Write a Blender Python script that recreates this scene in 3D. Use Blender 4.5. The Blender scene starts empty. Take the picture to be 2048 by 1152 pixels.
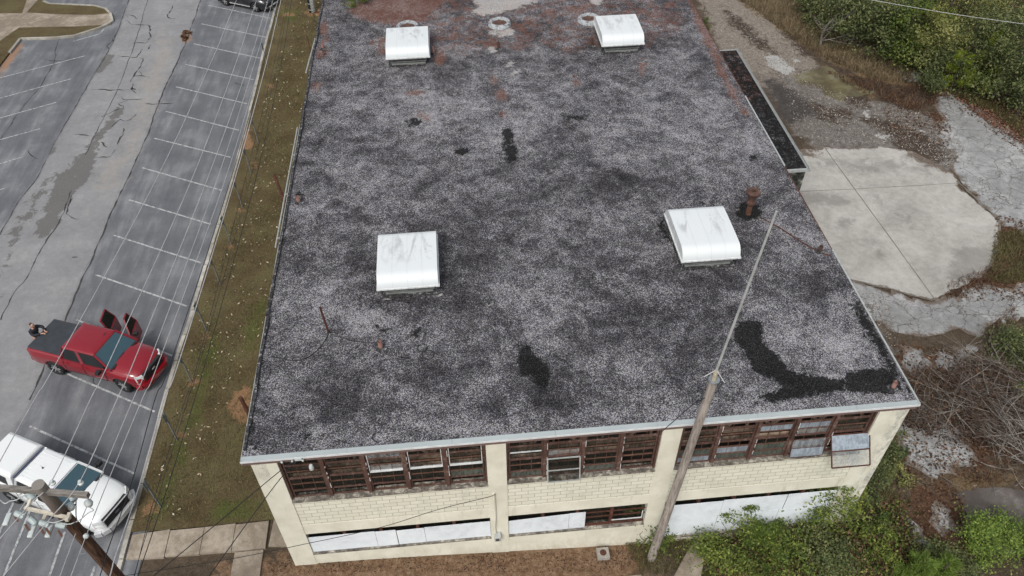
import bpy, bmesh, math, random
import numpy as np
from mathutils import Vector, Matrix
rnd = random.Random(7); rng = np.random.default_rng(7)
R = math.radians
sc = bpy.context.scene
C = sc.collection
# ------------------------------------------------------------------ camera
F_PX, PITCH, YAW, ROLL, CAMZ = 1582.863, 0.7818959, 0.0796019, -0.0175333, 26.0
cy_, sy_ = math.cos(YAW), math.sin(YAW)
_f = Vector((sy_*math.cos(PITCH), cy_*math.cos(PITCH), -math.sin(PITCH)))
_r = Vector((cy_, -sy_, 0)); _u = _r.cross(_f)
_R = _r*math.cos(ROLL)+_u*math.sin(ROLL); _U = -_r*math.sin(ROLL)+_u*math.cos(ROLL)
cam = bpy.data.objects.new('camera', bpy.data.cameras.new('camera')); C.objects.link(cam)
m4 = Matrix.Identity(4)
for i in range(3):
    m4[i][0] = _R[i]; m4[i][1] = _U[i]; m4[i][2] = -_f[i]
m4[2][3] = CAMZ
cam.matrix_world = m4
cam.data.sensor_width = 36; cam.data.lens = 36*F_PX/2048; cam.data.clip_end = 2000; cam.data.clip_start = .1
sc.camera = cam
def G(u, v, z=0.0):
    """world point on the level z that the photograph shows at (u, v)"""
    d = _f + _R*((u-1024)/F_PX) - _U*((v-576)/F_PX)
    t = (z-CAMZ)/d.z
    return Vector((d.x*t, d.y*t, z))
# ------------------------------------------------------------------ sky, sun
SUN_EL, SUN_AZ = R(52), R(205)      # azimuth from +y clockwise: behind the camera, a little left
w = bpy.data.worlds.new('World'); sc.world = w; w.use_nodes = True
nt = w.node_tree; bg = nt.nodes['Background']
sky = nt.nodes.new('ShaderNodeTexSky'); sky.sky_type = 'NISHITA'; sky.sun_disc = False
sky.sun_elevation = SUN_EL; sky.sun_rotation = SUN_AZ; sky.dust_density = 4; sky.air_density = 1.2
hs = nt.nodes.new('ShaderNodeHueSaturation'); hs.inputs['Saturation'].default_value = .38
nt.links.new(sky.outputs[0], hs.inputs['Color']); nt.links.new(hs.outputs[0], bg.inputs['Color'])
bg.inputs['Strength'].default_value = 0.135
sl = bpy.data.lights.new('sun', 'SUN'); sl.energy = 1.5; sl.angle = R(14); sl.color = (1, .965, .91)
so = bpy.data.objects.new('sun', sl); C.objects.link(so)
sd = Vector((math.sin(SUN_AZ)*math.cos(SUN_EL), math.cos(SUN_AZ)*math.cos(SUN_EL), math.sin(SUN_EL)))
so.rotation_euler = sd.to_track_quat('Z', 'Y').to_euler()
sc.view_settings.view_transform = 'Standard'; sc.view_settings.look = 'None'
sc.view_settings.exposure = 0.25; sc.view_settings.gamma = 1
try: sc.view_settings.use_curve_mapping = False
except Exception: pass

# ================================================================== helpers
def sock(s, name): return s.outputs.get(name) or s.outputs[0]
class Mat:
    """small wrapper round a node material"""
    def __init__(s, name, rough=.8, metal=0, spec=.3):
        s.m = bpy.data.materials.new(name); s.m.use_nodes = True; s.t = s.m.node_tree
        s.b = s.t.nodes['Principled BSDF']; s.b.inputs['Roughness'].default_value = rough
        s.b.inputs['Metallic'].default_value = metal; s.b.inputs['Specular IOR Level'].default_value = spec
        tc = s.t.nodes.new('ShaderNodeTexCoord'); s.obj = tc.outputs['Object']; s.gen = tc.outputs['Generated']
        geo = s.t.nodes.new('ShaderNodeNewGeometry'); s.pos = geo.outputs['Position']; s.isl = geo.outputs['Random Per Island']
    def set(s, inp, v):
        if hasattr(v, 'is_linked') or isinstance(v, bpy.types.NodeSocket): s.t.links.new(v, inp)
        else: inp.default_value = v
    def noise(s, scale, detail=3, rough=.55, dist=0, vec=None, sc3=None, col=False):
        n = s.t.nodes.new('ShaderNodeTexNoise')
        n.inputs['Scale'].default_value = scale; n.inputs['Detail'].default_value = detail
        n.inputs['Roughness'].default_value = rough; n.inputs['Distortion'].default_value = dist
        v = vec or s.obj
        if sc3:
            mp = s.t.nodes.new('ShaderNodeMapping'); mp.inputs['Scale'].default_value = sc3
            s.t.links.new(v, mp.inputs['Vector']); v = mp.outputs[0]
        s.t.links.new(v, n.inputs['Vector'])
        return n.outputs['Color'] if col else n.outputs[0]
    def vor(s, scale, feature='F1', out='Color', vec=None, rand=1):
        n = s.t.nodes.new('ShaderNodeTexVoronoi'); n.feature = feature
        n.inputs['Scale'].default_value = scale; n.inputs['Randomness'].default_value = rand
        s.t.links.new(vec or s.obj, n.inputs['Vector']); return n.outputs[out]
    def attr(s, name):
        n = s.t.nodes.new('ShaderNodeAttribute'); n.attribute_name = name; return n.outputs['Fac']
    def ramp(s, fac, stops, interp='LINEAR'):
        n = s.t.nodes.new('ShaderNodeValToRGB'); e = n.color_ramp; e.interpolation = interp
        while len(e.elements) < len(stops): e.elements.new(.5)
        for el, (p, c) in zip(e.elements, stops):
            el.position = p; el.color = (*c, 1) if not isinstance(c, (int, float)) else (c, c, c, 1)
        s.t.links.new(fac, n.inputs[0]); return n.outputs[0]
    def math(s, op, a, b=0.0, c=None, clamp=False):
        n = s.t.nodes.new('ShaderNodeMath'); n.operation = op; n.use_clamp = clamp
        s.set(n.inputs[0], a); s.set(n.inputs[1], b)
        if c is not None: s.set(n.inputs[2], c)
        return n.outputs[0]
    def mix(s, fac, a, b, mode='MIX'):
        n = s.t.nodes.new('ShaderNodeMix'); n.data_type = 'RGBA'; n.blend_type = mode
        s.set(n.inputs[0], fac)
        for i, v in ((6, a), (7, b)):
            s.set(n.inputs[i], (*v, 1) if isinstance(v, tuple) and len(v) == 3 else v)
        return n.outputs[2]
    def thr(s, x, lo, hi):
        n = s.t.nodes.new('ShaderNodeMapRange'); n.interpolation_type = 'SMOOTHSTEP'
        s.set(n.inputs[0], x); n.inputs[1].default_value = lo; n.inputs[2].default_value = hi
        return n.outputs[0]
    def mask(s, name, noise, k=.8, lo=.42, hi=.58):
        """ragged-edged stain: stored outline plus noise, then a threshold"""
        x = s.math('ADD', s.attr(name), s.math('MULTIPLY', s.math('SUBTRACT', noise, .5), k))
        return s.thr(x, lo, hi)
    def color(s, v): s.set(s.b.inputs['Base Color'], (*v, 1) if isinstance(v, tuple) and len(v) == 3 else v)
    def bump(s, h, strength=.3, dist=.02):
        n = s.t.nodes.new('ShaderNodeBump'); n.inputs['Strength'].default_value = strength; n.inputs['Distance'].default_value = dist
        s.set(n.inputs['Height'], h); s.t.links.new(n.outputs[0], s.b.inputs['Normal'])
def simple(name, col, rough=.7, metal=0, var=.15, scale=6, spec=.3):
    m = Mat(name, rough, metal, spec)
    n = m.noise(scale, 4)
    m.color(m.mix(m.thr(n, .3, .7), tuple(c*(1-var) for c in col), tuple(min(1, c*(1+var)) for c in col)))
    return m.m

class MB:
    def __init__(s): s.v = []; s.f = []; s.mi = []; s.cuts = []
    def add(s, vs, fs, mi=0):
        o = len(s.v); s.cuts.append((o, len(s.f))); s.v += [tuple(v) for v in vs]
        s.f += [tuple(i+o for i in f) for f in fs]; s.mi += [mi]*len(fs)
    def box(s, x0, x1, y0, y1, z0, z1, mi=0, M=None):
        vs = [Vector((x, y, z)) for z in (z0, z1) for y in (y0, y1) for x in (x0, x1)]
        if M is not None: vs = [M @ v for v in vs]
        s.add(vs, [(0, 2, 3, 1), (4, 5, 7, 6), (0, 1, 5, 4), (2, 6, 7, 3), (0, 4, 6, 2), (1, 3, 7, 5)], mi)
    def bar(s, a, b, w=.05, h=None, mi=0, up=Vector((0, 0, 1))):
        a, b = Vector(a), Vector(b); h = h or w; d = (b-a)
        if d.length < 1e-6: return
        d.normalize()
        if abs(d.dot(up)) > .98: up = Vector((0, 1, 0))
        sx = d.cross(up).normalized(); sz = sx.cross(d)
        vs = [p+sx*i*w/2+sz*j*h/2 for p in (a, b) for i, j in ((-1, -1), (1, -1), (1, 1), (-1, 1))]
        s.add(vs, [(0, 1, 2, 3), (7, 6, 5, 4), (0, 4, 5, 1), (1, 5, 6, 2), (2, 6, 7, 3), (3, 7, 4, 0)], mi)
    def tube(s, pts, r, n=8, mi=0, cap=True):
        pts = [Vector(p) for p in pts]; rs = r if isinstance(r, (list, tuple)) else [r]*len(pts)
        rings = []; pu = None
        for i, p in enumerate(pts):
            d = (pts[min(i+1, len(pts)-1)]-pts[max(i-1, 0)])
            d = d.normalized() if d.length > 1e-9 else Vector((0, 0, 1))
            if pu is None: pu = Vector((0, 0, 1)) if abs(d.z) < .9 else Vector((1, 0, 0))
            sx = d.cross(pu).normalized(); pu = sx.cross(d).normalized()
            rings.append([p+(sx*math.cos(2*math.pi*k/n)+pu*math.sin(2*math.pi*k/n))*rs[i] for k in range(n)])
        vs = [v for rg in rings for v in rg]
        fs = [(i*n+k, i*n+(k+1) % n, (i+1)*n+(k+1) % n, (i+1)*n+k) for i in range(len(pts)-1) for k in range(n)]
        if cap: fs += [tuple(range(n))[::-1], tuple((len(pts)-1)*n+k for k in range(n))]
        s.add(vs, fs, mi)
    def lathe(s, c, prof, n=16, mi=0, axis='z'):
        c = Vector(c); vs = []
        for r, h in prof:
            for k in range(n):
                a = 2*math.pi*k/n; x, y = r*math.cos(a), r*math.sin(a)
                vs.append(c+(Vector((x, y, h)) if axis == 'z' else Vector((x, h, y)) if axis == 'y' else Vector((h, x, y))))
        fs = [(i*n+k, i*n+(k+1) % n, (i+1)*n+(k+1) % n, (i+1)*n+k) for i in range(len(prof)-1) for k in range(n)]
        s.add(vs, fs, mi)
    def poly(s, pts, z0, z1, mi=0):
        n = len(pts); vs = [(p[0], p[1], z0) for p in pts]+[(p[0], p[1], z1) for p in pts]
        s.add(vs, [tuple(range(n))[::-1], tuple(range(n, 2*n))]+[(i, (i+1) % n, n+(i+1) % n, n+i) for i in range(n)], mi)
    def each(s, name, mats, parent=None, smooth=False, bevel=0):
        """every piece added becomes an object of its own"""
        cuts = s.cuts+[(len(s.v), len(s.f))]; out = []
        for (v0, f0), (v1, f1) in zip(cuts, cuts[1:]):
            q = MB(); q.add(s.v[v0:v1], [tuple(i-v0 for i in f) for f in s.f[f0:f1]]); q.mi = s.mi[f0:f1]
            out.append(q.build(name, mats, parent, smooth, bevel))
        return out
    def build(s, name, mats, parent=None, smooth=False, bevel=0):
        me = bpy.data.meshes.new(name); me.from_pydata(s.v, [], s.f)
        for m in (mats if isinstance(mats, (list, tuple)) else [mats]): me.materials.append(m)
        me.polygons.foreach_set('material_index', s.mi)
        bm = bmesh.new(); bm.from_mesh(me)
        bmesh.ops.remove_doubles(bm, verts=bm.verts, dist=1e-5)
        bmesh.ops.recalc_face_normals(bm, faces=bm.faces); bm.to_mesh(me); bm.free()
        if smooth:
            me.polygons.foreach_set('use_smooth', [True]*len(me.polygons))
            try: me.set_sharp_from_angle(angle=R(38))
            except Exception: pass
        o = bpy.data.objects.new(name, me); C.objects.link(o)
        if parent is not None: o.parent = parent
        if bevel:
            b = o.modifiers.new('bevel', 'BEVEL'); b.width = bevel; b.segments = 2; b.limit_method = 'ANGLE'
        return o
def tag(o, label=None, cat=None, group=None, kind=None):
    for k, v in (('label', label), ('category', cat), ('group', group), ('kind', kind)):
        if v: o[k] = v
    return o
def thing(name, label, cat, loc=(0, 0, 0), rz=0, group=None):
    o = bpy.data.objects.new(name, None); C.objects.link(o); o.location = loc; o.rotation_euler = (0, 0, rz)
    o.empty_display_size = .3
    return tag(o, label, cat, group)
def copy_tree(o, parent=None):
    c = o.copy(); C.objects.link(c); c.parent = parent
    for ch in list(o.children): copy_tree(ch, c)
    return c
def np_mesh(name, V, Fq, mats, parent=None, attrs=None, smooth=False, mi=None):
    """mesh from numpy arrays: V (n,3), Fq (m,4) or (m,3)"""
    me = bpy.data.meshes.new(name); k = Fq.shape[1]
    me.vertices.add(len(V)); me.vertices.foreach_set('co', np.ascontiguousarray(V, dtype=np.float32).ravel())
    me.loops.add(Fq.size); me.loops.foreach_set('vertex_index', np.ascontiguousarray(Fq, dtype=np.int32).ravel())
    me.polygons.add(len(Fq)); me.polygons.foreach_set('loop_start', np.arange(0, Fq.size, k, dtype=np.int32))
    try: me.polygons.foreach_set('loop_total', np.full(len(Fq), k, dtype=np.int32))
    except Exception: pass
    for m in (mats if isinstance(mats, (list, tuple)) else [mats]): me.materials.append(m)
    if mi is not None: me.polygons.foreach_set('material_index', np.asarray(mi, dtype=np.int32))
    me.update(calc_edges=True); me.validate()
    for n, a in (attrs or {}).items():
        at = me.attributes.new(n, 'FLOAT', 'POINT'); at.data.foreach_set('value', np.ascontiguousarray(a, dtype=np.float32))
    if smooth: me.polygons.foreach_set('use_smooth', np.ones(len(Fq), dtype=bool))
    o = bpy.data.objects.new(name, me); C.objects.link(o)
    if parent is not None: o.parent = parent
    return o
def grid(xs, ys):
    X, Y = np.meshgrid(xs, ys); n, m = len(xs), len(ys)
    i = np.arange(n*m).reshape(m, n)
    Fq = np.stack([i[:-1, :-1], i[:-1, 1:], i[1:, 1:], i[1:, :-1]], -1).reshape(-1, 4)
    return X.ravel(), Y.ravel(), Fq
def sdf(px, py, poly):
    """signed distance to a polygon, positive inside"""
    P = np.array([(p[0], p[1]) for p in poly]); d = np.full(len(px), 1e9); ins = np.zeros(len(px), bool)
    for (ax, ay), (bx, by) in zip(P, np.roll(P, -1, 0)):
        ex, ey = bx-ax, by-ay; L = ex*ex+ey*ey+1e-12
        t = np.clip(((px-ax)*ex+(py-ay)*ey)/L, 0, 1)
        d = np.minimum(d, np.hypot(px-ax-t*ex, py-ay-t*ey))
        c = (ay > py) != (by > py)
        with np.errstate(divide='ignore', invalid='ignore'):
            xi = ax+(py-ay)/(by-ay+1e-12)*ex
        ins ^= c & (px < xi)
    return np.where(ins, d, -d)
def paint(px, py, polys, soft, z, val=1.0):
    """outline in the photograph laid on the level z -> 0..1 over a soft edge"""
    out = np.zeros(len(px))
    for p in polys:
        s_, v_ = soft, val
        if isinstance(p, tuple): p, s_, v_ = p
        W = [G(u, v, z) for u, v in p]
        out = np.maximum(out, v_*np.clip(.5+sdf(px, py, W)/(2*s_), 0, 1))
    return out
def ell(cx, cy, rx, ry, n=14, rot=0):
    return [(cx+rx*math.cos(2*math.pi*i/n)*math.cos(rot)-ry*math.sin(2*math.pi*i/n)*math.sin(rot),
             cy+rx*math.cos(2*math.pi*i/n)*math.sin(rot)+ry*math.sin(2*math.pi*i/n)*math.cos(rot)) for i in range(n)]

# ================================================================== materials
ZR = 6.5            # roof level
GR = -0.9           # level of the yard to the right
def ground_z(x, y):
    """the site falls from the lawn on the left to the yard on the right"""
    t = np.clip((np.asarray(x, float)+7.5)/17.0, 0, 1)
    return -0.9*(t*t*(3-2*t))*1.0 + 0*np.asarray(y, float)

def m_roof():
    m = Mat('roof_gravel', .95, 0, .08)
    big = m.noise(.7, 7, .66, .5); mid = m.noise(2.3, 6, .7, .4)
    grit = m.noise(36, 4, .8); peb = m.vor(44, out='Color')
    sep = m.t.nodes.new('ShaderNodeSeparateColor'); m.t.links.new(peb, sep.inputs[0])
    g = m.math('ADD', m.math('MULTIPLY', grit, .8), m.math('MULTIPLY', sep.outputs[0], .60))
    cover = m.math('ADD', m.math('MULTIPLY', big, .60), m.math('MULTIPLY', mid, .45))
    cover = m.math('ADD', cover, m.math('MULTIPLY', m.attr('pale'), .10))
    cover = m.math('SUBTRACT', cover, m.math('MULTIPLY', m.attr('dim'), .09))
    s_ = m.math('ADD', g, m.math('MULTIPLY', m.math('SUBTRACT', cover, .535), 1.45))
    base = m.ramp(s_, [(.36, (.014, .0132, .0138)), (.60, (.050, .0475, .050)), (.82, (.120, .116, .121)), (1.0, (.37, .362, .366))])
    tint = m.mix(m.thr(sep.outputs[1], .86, .9), base, m.mix(1, base, (.88, .88, 1.15), 'MULTIPLY'))
    rust = m.mask('rust', m.noise(1.9, 9, .74, .6), 2.0, .40, .72)
    rust = m.math('MULTIPLY', rust, m.math('ADD', m.math('MULTIPLY', m.thr(g, .60, .95), -.6), 1.0))
    rc = m.ramp(m.noise(26, 4, .8), [(.3, (.045, .020, .013)), (.55, (.150, .060, .036)), (.8, (.26, .14, .095))])
    c = m.mix(m.math('MULTIPLY', rust, .85), tint, rc)
    ring = m.mask('chalk', m.noise(2.6, 9, .74, .5), 1.8, .44, .7)
    c = m.mix(m.math('MULTIPLY', ring, m.thr(grit, .38, .6)), c, (.50, .49, .47))
    tar = m.mask('tar', m.noise(3.2, 10, .82, .6), 1.8, .47, .56)
    tc = m.ramp(m.math('ADD', m.noise(24, 3, .8), m.math('MULTIPLY', sep.outputs[2], .35)), [(.42, .002), (.66, .006), (.84, .02), (.98, (.11, .107, .113))])
    c = m.mix(m.math('MULTIPLY', tar, .94), c, tc)
    m.color(c); m.bump(g, .55, .03); return m.m
def m_asphalt():
    m = Mat('asphalt', .9, 0, .25)
    n1 = m.noise(.5, 5, .6); n2 = m.noise(45, 3, .8); n3 = m.noise(3, 5, .65)
    st = m.noise(1.2, 4, .6, 0, None, (1.6, .22, 1))
    bay = m.ramp(m.math('ADD', m.math('MULTIPLY', n1, .5), m.math('MULTIPLY', st, .5)), [(.33, (.085, .089, .098)), (.50, (.122, .127, .138)), (.68, (.215, .220, .230))])
    lane = m.ramp(m.math('ADD', m.math('MULTIPLY', n1, .6), m.math('MULTIPLY', n3, .4)), [(.3, (.175, .176, .18)), (.52, (.225, .226, .23)), (.75, (.31, .308, .305))])
    c = m.mix(m.math('MULTIPLY', m.mask('lane', m.noise(.8, 7, .7), .9, .2, .8), .9), bay, lane)
    c = m.mix(m.math('MULTIPLY', m.mask('sand', m.noise(.9, 8, .72, .7), 2.2, .35, .9), .6), c, m.mix(n3, (.22, .205, .19), (.31, .295, .275)))
    c = m.mix(m.math('MULTIPLY', m.mask('old', m.noise(1.25, 10, .76, .7), 2.8, .50, .58), .85), c, m.mix(n2, (.075, .073, .07), (.14, .136, .13)))
    c = m.mix(m.math('MULTIPLY', m.mask('clay', n3, .9, .35, .75), .8), c, (.27, .15, .085))
    c = m.mix(1, c, m.ramp(n2, [(.3, .68), (.5, 1.0), (.72, 1.36)]), 'MULTIPLY')
    m.color(c); m.bump(n2, .3, .008)
    return m.m
def m_lawn():
    m = Mat('lawn_turf', .95, 0, .1)
    n1 = m.noise(.55, 5, .65); n2 = m.noise(9, 5, .75); n3 = m.noise(38, 3, .8)
    s_ = m.math('ADD', m.math('MULTIPLY', n1, .55), m.math('MULTIPLY', n2, .45))
    c = m.ramp(s_, [(.32, (.050, .035, .019)), (.45, (.092, .070, .036)), (.56, (.122, .100, .052)), (.68, (.105, .104, .046))])
    g = m.mask('green', m.noise(1.4, 5, .7), 1.2, .42, .8)
    c = m.mix(m.math('MULTIPLY', g, .7), c, m.mix(n3, (.05, .075, .014), (.10, .125, .035)))
    cl = m.math('MULTIPLY', m.mask('clay', m.noise(2.2, 7, .75, .6), 1.7, .44, .8), .85)
    c = m.mix(cl, c, m.mix(n2, (.19, .095, .048), (.36, .225, .13)))
    c = m.mix(1, c, m.ramp(n3, [(.3, .42), (.5, 1.0), (.7, 1.8)]), 'MULTIPLY')
    m.color(c); m.bump(m.math('ADD', n2, n3), .9, .05); return m.m
def m_ground():
    m = Mat('yard_soil', .95, 0, .12); kk = 2.2
    n1 = m.noise(.35, 6, .65); n2 = m.noise(5, 6, .75, .4); n3 = m.noise(30, 4, .85); st = m.noise(1.3, 6, .7, .8, None, (1, .45, 1))
    s_ = m.math('ADD', m.math('MULTIPLY', n1, .5), m.math('MULTIPLY', n2, .5))
    c = m.ramp(s_, [(.3, (.050, .035, .025)), (.48, (.10, .075, .052)), (.6, (.15, .115, .082)), (.75, (.20, .16, .12))])
    seeds = [0]
    def lay(c, name, ns, a, b, k=1.0, lo=.4, hi=.62, f=1.0):
        seeds[0] += 1.7; ns = m.noise(.9+seeds[0]*.13, 8, .68, .8)
        return m.mix(m.math('MULTIPLY', m.mask(name, ns, k*1.9, lo, hi), f), c, m.mix(m.thr(n2, .3, .7), a, b))
    c = lay(c, 'gravel', n2, (.22, .19, .155), (.36, .315, .27), .9, .25, .8)
    c = lay(c, 'grey', n2, (.14, .125, .112), (.27, .25, .23), 1.1, .2, .8)
    c = lay(c, 'leaf', n2, (.075, .040, .026), (.165, .095, .06), 1.4, .35, .8)
    c = lay(c, 'straw', st, (.14, .095, .05), (.25, .18, .105), 1.3, .36, .7)
    c = lay(c, 'grass', n2, (.035, .045, .012), (.075, .085, .025), 1.4, .4, .7)
    c = lay(c, 'mud', st, (.045, .034, .027), (.12, .09, .068), 1.3, .25, .85)
    c = lay(c, 'dark', n1, (.055, .05, .048), (.10, .092, .086), .8, .25, .85)
    c = lay(c, 'white', n2, (.42, .415, .40), (.55, .54, .52), 1.3, .5, .56)
    c = lay(c, 'clay', n2, (.15, .085, .048), (.33, .225, .145), 1.0, .36, .62)
    lump = m.noise(2.4, 9, .74, 1.4); c = m.mix(m.math('MULTIPLY', m.thr(lump, .50, .66), .5), c, m.mix(.5, c, (.03, .022, .016)))
    c = m.mix(1, c, m.ramp(n3, [(.28, .36), (.5, 1.0), (.72, 1.85)]), 'MULTIPLY')
    m.color(c); m.bump(m.math('ADD', m.math('MULTIPLY', lump, 1.5), m.math('ADD', n2, n3)), .9, .08); return m.m
def m_concrete(name='concrete_slab', a=(.36, .35, .33), b=(.52, .51, .49), cracks=0, dirt=.6, gs=1.0):
    m = Mat(name, .88, 0, .2)
    n1 = m.noise(.45, 6, .62, .4); n2 = m.noise(3.2, 6, .7); n3 = m.noise(36, 3, .8); st = m.noise(.8, 5, .6, 1.2)
    s_ = m.math('ADD', m.math('MULTIPLY', n1, .6), m.math('MULTIPLY', n2, .4))
    c = m.ramp(s_, [(.36, tuple(x*.78 for x in a)), (.48, a), (.6, b), (.72, tuple(min(.8, x*1.12) for x in b))])
    d = m.thr(m.math('ADD', m.math('MULTIPLY', st, .65), m.math('MULTIPLY', n2, .35)), .60, .72)
    c = m.mix(m.math('MULTIPLY', d, dirt), c, tuple(x*.5 for x in a))
    if cracks:
        dn = m.noise(4, 3, .6, 0, None, None, True)
        v2 = m.t.nodes.new('ShaderNodeVectorMath'); v2.operation = 'ADD'; m.t.links.new(m.obj, v2.inputs[0])
        v3 = m.t.nodes.new('ShaderNodeVectorMath'); v3.operation = 'SCALE'; v3.inputs[3].default_value = .35
        m.t.links.new(dn, v3.inputs[0]); m.t.links.new(v3.outputs[0], v2.inputs[1])
        e = m.vor(cracks, 'DISTANCE_TO_EDGE', 'Distance', v2.outputs[0])
        wd = m.math('MULTIPLY', m.thr(m.noise(.7, 4, .6), .5, .7), .10)
        k = m.math('LESS_THAN', e, m.math('ADD', wd, .022))
        k = m.math('MULTIPLY', k, m.thr(m.noise(.5, 4, .6), .38, .52))
        e2 = m.vor(cracks*.28, 'DISTANCE_TO_EDGE', 'Distance', v2.outputs[0])
        k = m.math('MAXIMUM', k, m.math('LESS_THAN', e2, .010))
        c = m.mix(m.math('MULTIPLY', k, .8), c, (.085, .078, .068))
    try:
        dk = m.mask('stain', m.noise(1.4, 9, .75, .8), 2.0, .36, .85)
        c = m.mix(m.math('MULTIPLY', dk, .5), c, tuple(x*.42 for x in a))
        lf = m.mask('litter', m.noise(1.1, 10, .78, .8), 2.2, .36, .62)
        c = m.mix(m.math('MULTIPLY', lf, .9), c, m.mix(m.thr(n3, .4, .6), (.055, .042, .033), (.17, .13, .10)))
    except Exception: pass
    c = m.mix(1, c, m.ramp(n3, [(.3, 1-.2*gs), (.5, 1.0), (.7, 1+.18*gs)]), 'MULTIPLY')
    m.color(c); m.bump(m.math('ADD', n2, n3), .25, .01); return m.m
def m_wall():
    """cream paint over render, grime in vertical runs and under ledges"""
    m = Mat('cream_paint', .78, 0, .25)
    n1 = m.noise(.9, 5, .6); n2 = m.noise(14, 5, .75); run = m.noise(2.2, 5, .7, .3, m.pos, (1.6, 1.6, .28))
    c = m.mix(m.thr(n1, .3, .7), (.57, .555, .455), (.70, .685, .585))
    c = m.mix(m.math('MULTIPLY', m.thr(run, .56, .72), .45), c, (.36, .345, .27))
    c = m.mix(m.math('MULTIPLY', m.thr(n2, .63, .70), .5), c, (.30, .28, .22))
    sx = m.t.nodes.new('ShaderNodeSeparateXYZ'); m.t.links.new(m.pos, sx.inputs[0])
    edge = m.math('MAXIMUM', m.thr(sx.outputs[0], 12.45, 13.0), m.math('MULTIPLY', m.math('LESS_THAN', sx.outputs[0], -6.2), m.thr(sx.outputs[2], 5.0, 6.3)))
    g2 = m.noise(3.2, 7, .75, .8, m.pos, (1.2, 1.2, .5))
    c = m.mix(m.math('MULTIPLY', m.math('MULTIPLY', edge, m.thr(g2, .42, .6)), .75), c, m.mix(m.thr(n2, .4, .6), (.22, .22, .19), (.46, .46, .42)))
    low = m.math('SUBTRACT', 1.0, m.thr(sx.outputs[2], -.9, .7))
    c = m.mix(m.math('MULTIPLY', m.math('MULTIPLY', low, m.thr(g2, .4, .62)), .35), c, (.36, .27, .18))
    m.color(c); m.bump(n2, .12, .01); return m.m
def m_block():
    """painted block work with grey mortar showing in the joints"""
    m = Mat('painted_blockwork', .8, 0, .25)
    br = m.t.nodes.new('ShaderNodeTexBrick')
    mp = m.t.nodes.new('ShaderNodeMapping'); mp.inputs['Rotation'].default_value = (R(90), 0, 0)
    sp = m.t.nodes.new('ShaderNodeSeparateXYZ'); m.t.links.new(m.pos, sp.inputs[0])
    cb = m.t.nodes.new('ShaderNodeCombineXYZ'); m.t.links.new(sp.outputs[0], cb.inputs[0]); m.t.links.new(sp.outputs[2], cb.inputs[1])
    m.t.links.new(cb.outputs[0], br.inputs['Vector'])
    br.inputs['Scale'].default_value = 1; br.inputs['Brick Width'].default_value = .42; br.inputs['Row Height'].default_value = .205
    br.inputs['Mortar Size'].default_value = .010; br.inputs['Mortar Smooth'].default_value = .3
    n1 = m.noise(1.1, 5, .65); n2 = m.noise(10, 5, .75)
    br.inputs['Color1'].default_value = (.61, .60, .495, 1); br.inputs['Color2'].default_value = (.67, .66, .555, 1)
    br.inputs['Mortar'].default_value = (.30, .29, .235, 1)
    c = m.mix(m.math('MULTIPLY', m.thr(n1, .52, .72), .4), br.outputs[0], (.36, .36, .29))
    c = m.mix(m.math('MULTIPLY', m.thr(n2, .62, .7), .35), c, (.28, .27, .22))
    m.color(c); m.bump(br.outputs[1], -.4, .012); return m.m
def m_ledge():
    m = Mat('weathered_sill', .9)
    n = m.noise(5, 6, .75, .5, None, (1, 1, 1.6)); n2 = m.noise(1.2, 4, .6)
    s_ = m.math('ADD', m.math('MULTIPLY', n, .7), m.math('MULTIPLY', n2, .3))
    m.color(m.ramp(s_, [(.38, (.045, .04, .035)), (.50, (.15, .135, .115)), (.58, (.38, .36, .30)), (.68, (.60, .57, .47))])); return m.m
def m_rust(name='rusty_steel', a=(.040, .021, .017), b=(.098, .053, .041), c3=(.23, .18, .155)):
    m = Mat(name, .82, 0, .3)
    n = m.noise(9, 6, .75); n2 = m.noise(2.5, 4, .6)
    s_ = m.math('ADD', m.math('MULTIPLY', n, .6), m.math('MULTIPLY', n2, .4))
    m.color(m.ramp(s_, [(.34, a), (.54, b), (.68, c3)])); return m.m
def m_glass(name, col, fac, rough=.12):
    m = Mat(name, rough, 0, .5); tr = m.t.nodes.new('ShaderNodeBsdfTransparent'); mx = m.t.nodes.new('ShaderNodeMixShader')
    run = m.noise(3, 5, .7, .3, m.pos, (3, 3, .6)); n = m.noise(2, 4, .6)
    m.color(m.mix(m.thr(run, .4, .65), tuple(x*.85 for x in col), tuple(min(1, x*1.2) for x in col)))
    f = m.math('ADD', m.math('MULTIPLY', m.thr(m.math('ADD', m.math('MULTIPLY', run, .5), m.math('MULTIPLY', n, .5)), .4, .62), .35), fac, None, True)
    m.t.links.new(f, mx.inputs[0]); m.t.links.new(tr.outputs[0], mx.inputs[1]); m.t.links.new(m.b.outputs[0], mx.inputs[2])
    out = m.t.nodes['Material Output']; m.t.links.new(mx.outputs[0], out.inputs[0]); return m.m
def m_wood(name, a, b, sc3=(6, 6, .5)):
    m = Mat(name, .9, 0, .15); n = m.noise(3, 6, .75, .5, None, sc3); n2 = m.noise(1, 3, .6)
    m.color(m.ramp(m.math('ADD', m.math('MULTIPLY', n, .8), m.math('MULTIPLY', n2, .2)), [(.34, tuple(x*.35 for x in a)), (.45, a), (.65, b)])); m.bump(n, .4, .01); return m.m
def m_paint(name, col, dust=.08, rough=.28, metal=0):
    m = Mat(name, rough, metal, .5); m.b.inputs['Coat Weight'].default_value = .6; m.b.inputs['Coat Roughness'].default_value = .08
    n = m.noise(2, 5, .6); m.color(m.mix(m.math('MULTIPLY', m.thr(n, .4, .75), dust*3), col, tuple(min(1, c*.8+.06) for c in col))); return m.m
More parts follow.
